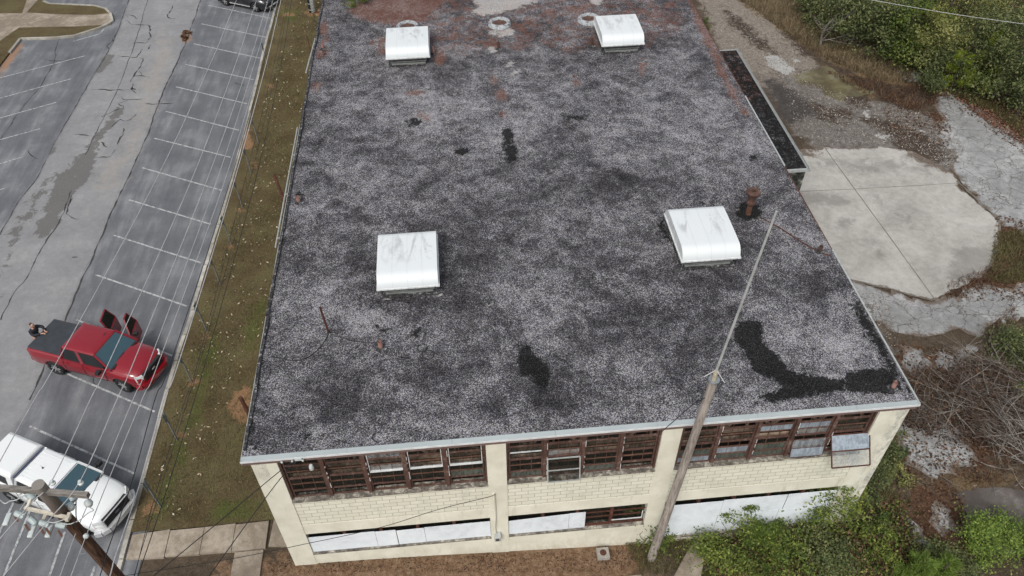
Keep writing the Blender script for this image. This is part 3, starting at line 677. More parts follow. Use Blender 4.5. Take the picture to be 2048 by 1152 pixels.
ups = [ # bay, count, rows per unit, white rails per unit
  (0, 5, ['dddddd', 'dddddd', 'cdcddx', 'dxdddx', 'ddddgx'], [(), (), (3, 'L'), (3, 'L', 'R'), (3, 'L', 'R')]),
  (1, 4, ['dddddg', 'xdcxxx', 'dddddg', 'xddxxd'], [(2,), (), (), ()]),
  (2, 5, ['ddddgp', 'xxdxpg', 'xpxdgg', 'xpcdpp', 'xddxxx'], [(), (), (), (), ()])]
ZT, ZB0 = 6.27, 4.152
for bay, n, rows, wh in ups:
    a, b = bays[bay]; a += .02; b -= .02; u = (b-a)/n
    for i in range(n):
        window(a+i*u+.06, a+(i+1)*u-.06, ZB0, ZT, rows[i], white=wh[i])
    mb = MB()
    for i in range(0, n+1):
        xm = a+i*u; hw = .055 if 0 < i < n else .04
        mb.box(max(xm-hw, a-.015), min(xm+hw, b+.015), WY+.03, WY+.17, ZB0, ZT)
    mb.each('window_mullion', RUST, bld)
    mb = MB()
    for i in range(1, n): 
        for k in range(5): 
            z = rnd.uniform(ZB0+.1, ZT-.4); mb.box(a+i*u+.056, a+i*u+.072, WY+.02, WY+.05, z, z+rnd.uniform(.1, .3))
    mb.each('peeled_putty', WHITEM, bld)
def sash(xa, xb, ztop, zbot, ytop, ybot, fm, kinds, w=.035):
    mb = MB(); a, b, c, d = (xa, ytop, ztop), (xb, ytop, ztop), (xb, ybot, zbot), (xa, ybot, zbot)
    mid = lambda p, q, t=.5: tuple(p[i]+(q[i]-p[i])*t for i in range(3))
    for p, q in ((a, b), (b, c), (c, d), (d, a), (mid(a, d), mid(b, c))): mb.bar(p, q, w, w)
    s_ = mb.build('opening_sash', fm, bld)
    for (t0, t1), km in zip(((0, .5), (.5, 1)), kinds):
        if km is None: continue
        p = [mid(a, d, t0), mid(b, c, t0), mid(b, c, t1), mid(a, d, t1)]
        g = MB(); off = Vector((0, -.004, 0)); g.add([Vector(q) for q in p]+[Vector(q)+off for q in p], [(0, 1, 2, 3), (7, 6, 5, 4), (0, 4, 5, 1), (1, 5, 6, 2), (2, 6, 7, 3), (3, 7, 4, 0)])
        g.build('glass_pane', km, s_)
    return s_
ub = (bays[2][1]-bays[2][0]-.04)/5
sash(bays[2][1]-.02-ub+.05, bays[2][1]+.06, 5.12, 4.28, WY+.04, WY-.62, RUSTD, (GLASSP, GLASSC))
sash(bays[2][1]-.02-2*ub+.05, bays[2][1]-.1-ub, 5.05, 4.3, WY+.04, WY-.12, RUSTD, (GLASSC, GLASSP), .02)
u2 = (bays[1][1]-bays[1][0]-.04)/4
sash(bays[1][0]+.02+u2+.08, bays[1][0]+.02+2*u2-.08, 5.14, 4.16, WY+.05, WY-.16, GREYMET, (GLASSD, GLASSD))
# ---- lower windows behind boards
for bay in range(3):
    a, b = bays[bay]; n = 5 if bay != 1 else 4; u = (b-a)/n; zb = .74 if bay < 2 else -.44
    mb = MB()
    for i in range(1, n): mb.box(a+i*u-.05, a+i*u+.05, WY+.05, WY+.17, zb, 2.015)
    mb.box(a, b, WY+.09, WY+.13, 1.84, 1.87); mb.box(a, b, WY+.06, WY+.14, 1.98, 2.017)
    if bay == 1: mb.box(a+2*u+.3, b, WY+.06, WY+.14, zb, zb+.04); mb.box(a+2*u+.3, b, WY+.08, WY+.12, 1.55, 1.58); mb.box(a+2*u+.3, b, WY+.08, WY+.12, 1.25, 1.28)
    mb.build('window', RUSTD, bld)
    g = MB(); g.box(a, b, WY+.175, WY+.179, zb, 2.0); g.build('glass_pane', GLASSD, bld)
mb = MB(); a, b = bays[1]; xw = b-u2+.02
mb.box(xw, b-.1, WY+.03, WY+.05, 1.02, 1.06); mb.box(b-.12, b-.09, WY+.03, WY+.05, 1.0, 1.5); mb.each('white_sash_rail', WHITEM, bld)
def board(x0, x1, z0, z1, dz=0, rot=0.0):
    z1 -= .09 if z1 > 1.6 else 0
    mb = MB(); y = WY+.015+rnd.uniform(0, .01)
    v = [(x0, y, z0), (x1, y, z0+dz), (x1, y, z1+dz+rot), (x0, y, z1)]
    mb.add(v+[(p[0], y+.018, p[2]) for p in v], [(0, 1, 2, 3), (7, 6, 5, 4), (0, 4, 5, 1), (1, 5, 6, 2), (2, 6, 7, 3), (3, 7, 4, 0)])
    return mb.build('board', BOARD, bld)
W1 = 6.06
board(-5.87, -5.87+.365*W1-.012, .74, 1.80, 0, .02); board(-5.87+.365*W1, -5.87+.48*W1-.015, .73, 1.80); board(-5.87+.48*W1+.01, -5.87+.635*W1-.01, .735, 1.74, .0, .03); board(-5.87+.635*W1, .19, .735, 1.78, 0, .02)
board(.81, 2.87, .735, 1.70, 0, .12); board(2.88, 3.44, .735, 1.83)
for x0, x1, z0, z1 in ((6.13, 8.2, .75, 1.76), (8.215, 10.45, .76, 1.80), (10.48, 12.19, .74, 1.80), (6.13, 8.16, -.44, .735), (8.175, 10.35, -.43, .745), (10.37, 12.19, -.44, .725)): board(x0, x1, z0, z1)
# ---- facade fittings
mb = MB(); mb.tube([(.36, WY-.07, 3.62), (.37, WY-.07, 2.3), (.33, WY-.07, 1.5), (.34, WY-.07, 1.1)], .045, 8); mb.build('conduit', WALL, bld)
mb = MB(); mb.box(.30, .52, WY-.26, WY-.03, .82, 1.08); mb.build('meter_box', GREYMET, bld, bevel=.01)
mb = MB(); mb.box(.34, .46, WY-.262, WY-.258, .86, 1.0); mb.build('meter_opening', DIM, bld)
mb = MB(); mb.lathe((-4.92, WY-.12, 6.05), [(0, .12), (.05, .11), (.075, .03), (.07, -.08), (.03, -.14), (0, -.15)], 12); mb.build('flood_lamp', PORC, bld, True)
mb = MB()
for x in (-5.7, -5.4, -5.1): mb.lathe((x, WY-.1, 6.42), [(.02, -.05), (.035, -.02), (.02, 0), (.035, .02), (.02, .05)], 8)
mb.box(-5.32, -5.12, WY-.11, WY-.06, 6.42, 6.5); mb.each('insulator', PORC, bld)
# ---- roof
xs = np.linspace(X0-.22, X1+.22, 104); ys = np.arange(WY+.11, YB, .2)
X, Y, Fq = grid(xs, ys)
P = lambda L, v=1, s_=.3: (L, s_, v)
A = {}
tar = [[(1468,652),(1486,635),(1522,644),(1527,670),(1522,683),(1556,709),(1561,725),(1593,748),(1652,751),(1689,761),(1699,782),(1652,785),(1590,802),(1509,808),(1522,790),(1561,780),(1543,752),(1527,755),(1507,746),(1494,712),(1470,683)],
       [(1689,746),(1770,733),(1786,751),(1800,767),(1793,787),(1730,789),(1690,779)], P([(1725,600),(1748,640),(1792,720),(1838,795),(1812,797),(1780,745),(1740,690),(1712,650),(1700,605)], .8, .4),
       [(1033,706),(1046,688),(1062,690),(1070,712),(1090,722),(1104,748),(1094,774),(1074,774),(1062,752),(1040,752)], [(1004,258),(1022,256),(1030,285),(1008,292)], [(1005,294),(1034,290),(1036,318),(1016,328)],
       P(ell(924,303,15,10), .92, .25), ell(1498,424,26,20), P(ell(1152,793,13,10), .6, .3), P(ell(1505,315,14,12), .7, .3), P(ell(722,690,12,16), .8, .3), P(ell(652,272,10,10), .6), P(ell(1412,410,26,10), .65),
       P([(1320,425),(1332,440),(1350,500),(1330,490),(1310,450)], .75, .3), P(ell(770,655,22,12), .7), P(ell(835,665,22,16), .66), P(ell(790,705,22,8), .62), P(ell(755,612,20,10), .68), P(ell(610,870,20,10), .7),
       P([(540,600),(552,600),(520,720),(512,850),(505,905),(488,905),(505,780)], .8, .25), P(ell(640,290,9,20), .66), P(ell(825,245,30,15), .56), P(ell(1150,235,40,10), .58), P(ell(1740,600,18,25), .75),
       P([(930,640),(960,650),(955,660),(925,650)], .6), P(ell(1040,820,30,8), .62), P([(495,880),(560,885),(550,905),(490,910)], .62, .3), P(ell(1340,470,18,30), .6), P(ell(600,390,14,9), .7), P(ell(648,103,6,10), .75)]
A['tar'] = paint(X, Y, tar, .3, ZR)
A['rust'] = paint(X, Y, [[(690,8),(760,-20),(900,-20),(880,20),(830,50),(770,50),(725,40),(700,25)], P(ell(648,65,9,24), .95), P(ell(644,105,12,14), .9), P(ell(633,175,9,12), .9), P([(740,80),(790,60),(775,110),(750,110)], .8, .5),
        P([(950,80),(990,65),(1010,90),(960,110)], .75, .5), P([(975,135),(990,150),(1003,180),(985,172)], .9), P(ell(1003,190,17,14), .85), P(ell(830,185,22,9), .8), P([(870,60),(930,50),(960,60),(900,85)], .62, .6), P([(868,90),(900,105),(890,135),(865,125)], .85),
        P([(760,-20),(1370,-20),(1380,60),(1290,110),(1100,100),(940,115),(860,110),(800,40)], .5, .5), P([(940,40),(1060,40),(1080,60),(1000,80)], .62, .6), P(ell(1153,160,8,14), .85), P([(1050,20),(1190,5),(1190,30),(1100,35)], .7, .6), P([(1100,80),(1180,75),(1185,105),(1120,110)], .62, .6), P(ell(1285,135,10,18), .9),
        P([(1370,-10),(1392,-10),(1412,50),(1440,110),(1475,190),(1505,240),(1480,225),(1440,155),(1420,110),(1395,60)], .95, .3), P(ell(850,230,24,14), .56), P([(760,572),(875,570),(872,590),(765,594)], .62, .15), P(ell(1010,228,14,10), .66), P([(1200,20),(1300,0),(1370,30),(1300,60)], .55, .6)], .45, ZR)  # strip under the near vent's front flange: rust-brown with its shade painted in
A['chalk'] = paint(X, Y, [P([(930,-10),(1100,-10),(1050,14),(970,32),(935,26),(955,12)], 1, .5), P(ell(1006,64,34,12), .7), P(ell(1020,128,10,9), .9), P(ell(985,100,16,8), .7), P(ell(1030,144,12,7), .9), P([(1180,-10),(1220,-10),(1200,12),(1175,8)], .8),
        P([(500,740),(512,740),(492,905),(484,905)], .62, .2), P([(645,688),(680,680),(690,705),(650,710)], .62, .3), P([(760,597),(782,596),(782,600),(760,600)], 1, .08), P([(858,590),(882,588),(882,592),(858,594)], 1, .08), P([(1365,540),(1465,528),(1462,535),(1370,548)], .65, .2)], .4, ZR)
A['pale'] = paint(X, Y, [P([(1560,640),(1700,620),(1760,720),(1650,745),(1560,700)], 1, 1.2), P(ell(860,215,90,40), .8, 1.5), P(ell(1330,250,160,60), .6, 2), P([(500,880),(1830,780),(1830,800),(490,915)], 1, .5), P(ell(990,230,200,60), .55, 2), P(ell(1500,260,60,80), .7, 1.5),
        P(ell(640,400,80,40), .5, 1.5), P(ell(640,640,90,60), .6, 1.5), P(ell(1050,560,60,90), .4, 1.5), P(ell(1380,840,100,30), .6, 1)], 1.5, ZR)
A['dim'] = paint(X, Y, [P(ell(905,550,38,70), 1, .8), P(ell(950,480,100,60), .6, 1.5), P(ell(1250,630,120,60), .7, 1.5), P(ell(1150,780,160,40), .8, 1.2), P(ell(800,600,90,20), .7, .8), P(ell(1400,555,120,25), .8, .8), P(ell(1240,380,160,40), .5, 1.5),
        P(ell(700,780,120,60), .6, 1.5), P(ell(740,480,30,80), .5, 1), P(ell(1540,560,80,40), .6, 1)], 1.5, ZR)
roof = np_mesh('roof', np.stack([X, Y, np.full_like(X, ZR)+.015*np.sin(X*.8)*np.sin(Y*.6)], 1), Fq, ROOF, bld, A, True)
pbox('roof_slab', BROWNMET, X0-.21, X1+.21, WY+.302, YB, 6.295, 6.46)
mb = MB()
xj = list(np.arange(X0-.25, X1+.2, 3.05))+[X1+.25]
for a, b in zip(xj, xj[1:]):
    mb.add([(a, WY-.04, 6.50), (b-.008, WY-.04, 6.50), (b-.008, WY+.12, 6.53), (a, WY+.12, 6.53), (a, WY-.04, 6.45), (b-.008, WY-.04, 6.45), (b-.008, WY+.12, 6.45), (a, WY+.12, 6.45)],
           [(0, 1, 2, 3), (7, 6, 5, 4), (0, 4, 5, 1), (1, 5, 6, 2), (2, 6, 7, 3), (3, 7, 4, 0)])
mb.each('roof_coping', COPING, bld)
pbox('drip_edge', WHITEM, X0-.26, X1+.26, WY-.055, WY-.043, 6.43, 6.515)
pbox('soffit', BROWNMET, X0-.2, X1+.2, WY-.035, WY+.3, 6.30, 6.445)
mb = MB(); y = WY+.32
while y < 47:
    l = rnd.uniform(.8, 2.2); j = rnd.uniform(-.03, .03)
    mb.bar((X0-.17+j, y, 6.53), (X0-.17+rnd.uniform(-.04, .04), y+l, 6.53), .09, .11); y += l+.02
mb.each('tar_edge', TAR, bld)
mb = MB(); y = WY
mb.bar((X0-.24, WY-.03, 6.42), (X0-.24, 30.8, 6.42), .02, .2); mb.each('edge_flashing', GREYMET, bld)
gut = MB(); gut.tube([(X0-.42, WY+9.5, 6.3), (X0-.40, 30.9, 6.3)], .03, 6)
for y in np.arange(WY+10, 31, 2.7): gut.bar((X0-.42, y, 6.31), (X0-.18, y, 6.36), .03, .03)
gut.tube([(X0-.5, 35.9, 6.2), (X0-.30, 39.2, 6.3)], .04, 6); gut.each('gutter', GREYMET, bld)
mb = MB()
for a, b in ((WY-.02, 20.3), (25.5, 30.9)): mb.bar((X1+.24, a, 6.5), (X1+.24, b, 6.5), .05, .07)
mb.each('edge_flashing', GREYMET, bld)
mb = MB(); mb.bar((X1+.24, 20.32, 6.46), (X1+.24, 25.48, 6.46), .05, .06); mb.bar((X1+.24, 30.92, 6.46), (X1+.24, YB, 6.46), .05, .06); mb.each('edge_flashing', RUSTD, bld)
# ---- low annex on the yard side
ann = thing('annex', 'low narrow annex with a flat black roof against the right side of the cream building', 'annex', (0, 0, 0))
MOT = Mat('mottled_render', .9); _n = MOT.noise(2.4, 6, .7, .8); MOT.color(MOT.ramp(_n, [(.42, (.015, .017, .015)), (.55, (.07, .075, .06)), (.66, (.32, .33, .29))])); MOT = MOT.m
mb = MB(); mb.box(X1+.003, 16.42, 29.2, 40.6, -1.1, 3.38); mb.build('wall', MOT, ann)
X, Y, Fq = grid(np.linspace(X1+.003, 16.5, 18), np.linspace(29.15, 40.7, 60))
A = {'tar': np.full(len(X), .60), 'rust': np.clip((Y-31)/8, 0, .62), 'dim': np.ones(len(X))}
np_mesh('roof', np.stack([X, Y, np.full_like(X, 3.45)], 1), Fq, ROOF, ann, A)
mb = MB(); mb.box(16.42, 16.47, 29.1, 40.7, 3.385, 3.5); mb.box(16.51, 16.53, 29.1, 40.7, 3.385, 3.51); mb.box(X1+.01, 16.40, 29.06, 29.14, 3.385, 3.5); mb.box(X1+.01, 16.53, 29.0, 29.03, 3.385, 3.5); mb.box(X1+.3, 16.4, 40.62, 40.67, 3.385, 3.5)
mb.each('edge_flashing', GREYMET, ann)
# ================================================================== roof equipment
RINGM = Mat('chalky_tar', .8); RINGM.color(RINGM.ramp(RINGM.noise(7, 5, .75), [(.36, .02), (.42, (.16, .165, .17)), (.5, (.36, .385, .40))])); RINGM = RINGM.m
def make_vent():
    t = thing('roof_vent', 'vent', 'roof vent', (0, 0, ZR))
    W, L, r, zb, zt = 2.05, 2.62, .40, .50, .92
    prof = [(0, zb)]+[(r-r*math.cos(a), zb+(zt-zb)*math.sin(a)) for a in np.linspace(.12, math.pi/2, 9)]
    prof += [(y, zt+.012*math.sin(math.pi*(y-r)/(L-2*r))) for y in np.linspace(r+.12, L-r-.12, 12)]
    prof += [(L-p[0], p[1]) for p in prof[:10][::-1]]
    xs = np.linspace(0, W, 25); n = len(prof)
    V = np.array([(x, p[0], p[1]) for p in prof for x in xs]); i = np.arange(n*25).reshape(n, 25)
    Fq = np.stack([i[:-1, :-1], i[:-1, 1:], i[1:, 1:], i[1:, :-1]], -1).reshape(-1, 4)
    yy = V[:, 1]; sm = np.clip(1-np.abs(yy-1.6)/1.0, 0, 1)*np.clip(np.minimum(V[:, 0], W-V[:, 0])/.3, 0, 1)*(V[:, 2] > zt-.06)
    np_mesh('hood', V, Fq, HOOD, t, {'smudge': np.clip(sm*1.5, 0, 1)}, True)
    for x0 in (-.012, W):
        mb = MB(); a = [(x0, p[0], p[1]) for p in prof]; b = [(x0+.012, p[0], p[1]) for p in prof]
        mb.add(a+b, [tuple(range(n)), tuple(range(n, 2*n))[::-1]]+[(k, k+1, n+k+1, n+k) for k in range(n-1)]+[(0, n, 2*n-1, n-1)]); mb.build('side_panel', WHITEM, t)
    for k in (1, 2, 3):
        mb = MB(); x = W*k/4
        for (ya, za), (yb, zb_) in zip(prof, prof[1:]): mb.bar((x, ya, za+.001), (x, yb, zb_+.001), .005, .005)
        mb.build('seam', GREYMET, t)
    mb = MB()
    mb.box(-.05, W+.05, -.035, -.004, zb-.05, zb+.012); mb.box(-.05, W+.05, L+.004, L+.035, zb-.05, zb+.012); mb.box(-.05, -.015, -.004, L+.004, zb-.05, zb+.012); mb.box(W+.015, W+.05, -.004, L+.004, zb-.05, zb+.012)
    mb.build('flange', WHITEM, t)
    mb = MB()
    for k in range(9): mb.box(.1+k*(W-.2)/8-.012, .1+k*(W-.2)/8+.012, -.05, -.036, zb-.03, zb-.01)
    for k in range(9): mb.box(-.062, -.051, .15+k*(L-.3)/8-.012, .15+k*(L-.3)/8+.012, zb-.03, zb-.01)
    mb.each('rivet', GALV, t)
    mb = MB(); i0 = .2
    mb.box(i0, W-i0, i0, L-i0, 0, .12); mb.build('curb', LOUVRE, t)
    mb = MB(); mb.box(i0+.08, W-i0-.08, i0+.08, L-i0-.08, .12, zb-.06); mb.build('throat_shade', DIM, t)  # dark block puts the shade of the gap behind the louvres into colour
    for z in (.19, .30, .40):
        mb = MB(); mb.box(i0-.05, W-i0+.05, i0-.05, i0+.02, z, z+.035); mb.box(i0-.05, i0+.02, i0+.023, L-i0, z, z+.035); mb.box(W-i0-.02, W-i0+.05, i0+.023, L-i0, z, z+.035); mb.each('louvre', LOUVRE, t)
    mb = MB(); mb.box(i0-.16, W-i0+.16, i0-.16, L-i0+.16, .0, .03); mb.build('tar_skirt', TAR, t)
    return t
v0 = make_vent()
for i, (x, y, lab) in enumerate([(-3.03, 19.48, 'white hooded roof vent nearest the thin black pipe, its curved front toward the cream facade'), (7.6, 19.77, 'white hooded roof vent with two dark soot streaks, beside the rusty vent stack'),
        (-3.06, 35.35, 'white hooded roof vent on the rusty needle-littered far roof, beside the lawn side'), (7.5, 35.42, 'white hooded roof vent on the far roof closest to the dirt track and annex')]):
    t = v0 if i == 0 else copy_tree(v0); t.location = (x, y, ZR); tag(t, lab, 'roof vent', 'white roof vents')
for (u, v, lab) in ((999, 46, 'round tarred roof curb full of rust-brown needles, standing alone between the two far vents'), (815, 53, 'round tarred roof curb half hidden behind the far white vent near the lawn'), (1178, 38, 'round tarred roof curb just left of the far white vent near the dirt track')):
    q = G(u, v, ZR+.1); t = thing('roof_curb_ring', lab, 'curb ring', (q.x, q.y, ZR), group='round roof curbs')
    mb = MB(); mb.lathe((0, 0, 0), [(.60, 0), (.59, .12), (.54, .19), (.44, .2), (.40, .14), (.39, 0)], 24); mb.build('ring', RINGM, t, True)
    mb = MB(); mb.lathe((0, 0, 0), [(0, .08), (.40, .08)], 24); mb.build('needle_fill', RUST, t)
st = G(1496, 428, ZR)
t = thing('vent_stack', 'tall rusty vent stack with flared cap standing in a black tar patch', 'vent stack', st)
mb = MB(); mb.tube([(0, 0, 0), (0, 0, .55)], .105, 14); mb.build('pipe', RUSTO, t, True)
mb = MB(); mb.lathe((0, 0, 0), [(.105, .45), (.17, .52), (.17, .62), (.13, .68), (.15, .8), (.17, .9), (.26, 1.0), (.27, 1.08), (.22, 1.13), (.09, 1.12), (.08, .9)], 18); mb.build('cap', RUST, t, True)
def curve_tube(name, pts, r, m, n=5, parent=None, sub=6):
    pts = [Vector(p) for p in pts]; Q = []
    for i in range(len(pts)-1):
        p0, p1, p2, p3 = pts[max(i-1, 0)], pts[i], pts[i+1], pts[min(i+2, len(pts)-1)]
        for k in range(sub):
            s_ = k/sub; Q.append(.5*((2*p1)+(-p0+p2)*s_+(2*p0-5*p1+4*p2-p3)*s_*s_+(-p0+3*p1-3*p2+p3)*s_**3))
    Q.append(pts[-1]); mb = MB(); mb.tube(Q, r, n); return mb.build(name, m, parent, True)
tag(curve_tube('stack_cable', [G(1520, 434, ZR+.02), G(1560, 456, ZR+.03), G(1600, 482, ZR+.03), G(1638, 503, ZR+.02), G(1662, 512, ZR+.02)], .022, RUSTD), 'rusty cable running from the vent stack to the right roof edge', 'cable')
def pipe(u, v, h, r, m, lab, top=None, group=None):
    b = G(u, v, ZR); tp = Vector((0, 0, h)) if top is None else G(top[0], top[1], ZR+h)-b
    t = thing('vent_pipe', lab, 'pipe', b, group=group)
    d = tp.normalized(); mb = MB(); mb.tube([-d*.02, tp], r, 10, cap=False); mb.tube([tp, d*.3*0+tp*.3], r*.8, 10, cap=False); mb.build('pipe', m, t, True)
    mb = MB(); mb.lathe((0, 0, 0), [(r*2.4, .008), (r*1.5, .03), (r*1.05, .09)], 10); mb.build('flashing', TAR, t)
PINK = m_rust('pinkish_primer', (.20, .10, .085), (.34, .20, .17), (.42, .30, .26))
pipe(658, 667, 1.25, .035, RUSTD, 'thin black leaning pipe rising from the roof left of the near vent', (640, 615))
pipe(762, 697, .34, .075, PINK, 'short pink-brown pipe stub below the near left vent')
pipe(1785, 777, .32, .07, PINK, 'short pink-brown pipe stub in the tar patch at the near right roof corner')
pipe(598, 405, .3, .075, PINK, 'short pink-brown pipe stub by the left roof edge beside the lawn')
pipe(1639, 503, .26, .07, RUST, 'short rusty pipe stub at the right roof edge beside the concrete apron')
pipe(997, 98, .34, .07, RUST, 'short rusty pipe stub in the middle of the far roof')
pipe(867, 108, .4, .06, PINK, 'short pipe stub close to the right side of the far left vent')
pipe(1183, 92, .42, .08, RUST, 'rusty pipe stub close to the left side of the far right vent')
pipe(646, 98, .3, .07, PINK, 'short pipe stub between rust-brown needle patches on the far left roof edge')
tag(curve_tube('roof_cable', [G(657, 668, ZR+.03), G(641, 694, ZR+.02), G(616, 714, ZR+.02), G(590, 721, ZR+.02), G(563, 717, ZR+.02), G(543, 713, ZR+.02)], .016, DKCABLE), 'black cable curving from the leaning pipe to the left roof edge', 'cable')
tag(curve_tube('roof_cable', [G(664, 669, ZR+.03), G(690, 677, ZR+.02), G(720, 684, ZR+.02), G(757, 685, ZR+.02)], .012, DKCABLE), 'thin black cable between the leaning pipe and the pink stub', 'cable')
tag(curve_tube('cable_coil', [G(845+10*math.cos(a), 696+8*math.sin(a), ZR+.03) for a in np.linspace(0, 6.0, 10)]+[G(856+12*math.cos(a), 709+9*math.sin(a), ZR+.03) for a in np.linspace(-2, 4.4, 10)], .014, DKCABLE), 'figure-eight loop of black cable lying on the gravel', 'cable')
tag(curve_tube('cable_scrap', [G(765, 866, ZR+.02), G(752, 866, ZR+.02), G(745, 873, ZR+.02), G(746, 880, ZR+.02), G(757, 885, ZR+.02)], .012, DKCABLE), 'small hooked scrap of cable near the front coping', 'cable')
# ================================================================== vehicles
RUBBER = simple('tyre_rubber', (.018, .018, .019), .85); RIMM = simple('alloy_rim', (.42, .43, .44), .35, .6); BLACKP = simple('black_plastic', (.022, .022, .024), .5, 0, .1)
VGLASS = simple('tinted_glass', (.012, .014, .016), .12, 0, .1, 2, .45); WSHIELD = Mat('windshield_glass', .06, 0, .9); WSHIELD.color((.03, .07, .09)); WSHIELD = WSHIELD.m
LAMPG = simple('headlight_glass', (.6, .62, .63), .15, .2, .1); TAILR = simple('tail_light_red', (.30, .012, .012), .3)
REDP = m_paint('red_car_paint', (.20, .003, .010), .008, .2); WHITEP = m_paint('white_car_paint', (.66, .68, .68), .01, .35); BLACKC = m_paint('black_car_paint', (.012, .013, .015)); NAVYP = m_paint('navy_car_paint', (.012, .02, .05)); SILVER = simple('silver_cladding', (.50, .51, .52), .35, .3, .1)
TONNEAU = simple('tonneau_vinyl', (.035, .04, .047), .65, 0, .15, 3); BLUETR = simple('blue_trim', (.015, .03, .15), .5)
def loft_body(P):
    """closed body shell: stations along x, each with its own width, top, underside (wheel arches follow the wheel)"""
    L, hw0 = P['L'], P['hw']; xs = set(np.round(np.linspace(0, L, 28), 3))
    for xw in P['wheels']: xs |= set(np.round(xw+P['ra']*np.cos(np.linspace(0, math.pi, 17)), 3))
    xs |= {.03, L-.03, L-.08, L-.16}; xs = sorted(x for x in xs if 0 <= x <= L)
    prof = []
    for x in xs:
        zt = float(np.interp(x, *P['top'])); hw = float(np.interp(x, *P['half'])); zb = float(np.interp(x, *P['bot'])); lo = zb
        for xw in P['wheels']:
            d = abs(x-xw)
            if d < P['ra']: zb = max(zb, P['rw']+math.sqrt(P['ra']**2-d*d)*.97)
        cr = float(np.interp(x, *P['crown'])); ts = float(np.interp(x, *P['tuck'])); h = zt-lo
        zz = lambda f: max(zb+.01*f, lo+h*f)
        half = [(hw*.95, zb), (hw*.985, zz(.3)), (hw, zz(.52)), (hw*.985, zz(.74)), (hw*.965, zz(.80)), (hw-ts, zt-.05), (hw-ts-.06, zt), (hw*.5, zt+cr*.8), (0, zt+cr)]
        prof.append([(x, y, z) for y, z in half]+[(x, -y, z) for y, z in half[:-1][::-1]])
    n = len(prof[0]); V = [p for s_ in prof for p in s_]
    fs = [(i*n+k, i*n+k+1, (i+1)*n+k+1, (i+1)*n+k) for i in range(len(prof)-1) for k in range(n-1)]
    fs += [tuple(range(n)), tuple(range((len(prof)-1)*n, len(prof)*n))[::-1]]
    mb = MB(); mb.add(V, fs); return mb
def wheel(t, x, y, r, out, steer=0):
    w_ = thing('wheel', None, None); w_.parent = t; w_.location = (x, y, r); w_.rotation_euler = (0, 0, steer)
    mb = MB(); mb.lathe((0, 0, 0), [(r*.66, -.11), (r*.93, -.12), (r, -.08), (r, .08), (r*.93, .12), (r*.66, .11), (r*.62, 0), (r*.66, -.11)], 28, axis='y'); mb.build('tyre', RUBBER, w_, True)
    mb = MB(); s_ = out
    mb.lathe((0, 0, 0), [(r*.66, .10*s_), (r*.60, .085*s_), (r*.58, .02*s_), (.05, .02*s_)], 24, 1, axis='y')
    for k in range(6):
        a = math.pi*k/3; mb.bar((.05*math.cos(a), .075*s_, .05*math.sin(a)), (r*.61*math.cos(a), .085*s_, r*.61*math.sin(a)), .05, .03, 0, Vector((0, 1, 0)))
    mb.lathe((0, 0, 0), [(0, .095*s_), (.05, .09*s_), (.06, .05*s_)], 12, 0, axis='y'); mb.build('rim', [RIMM, BLACKP], w_)
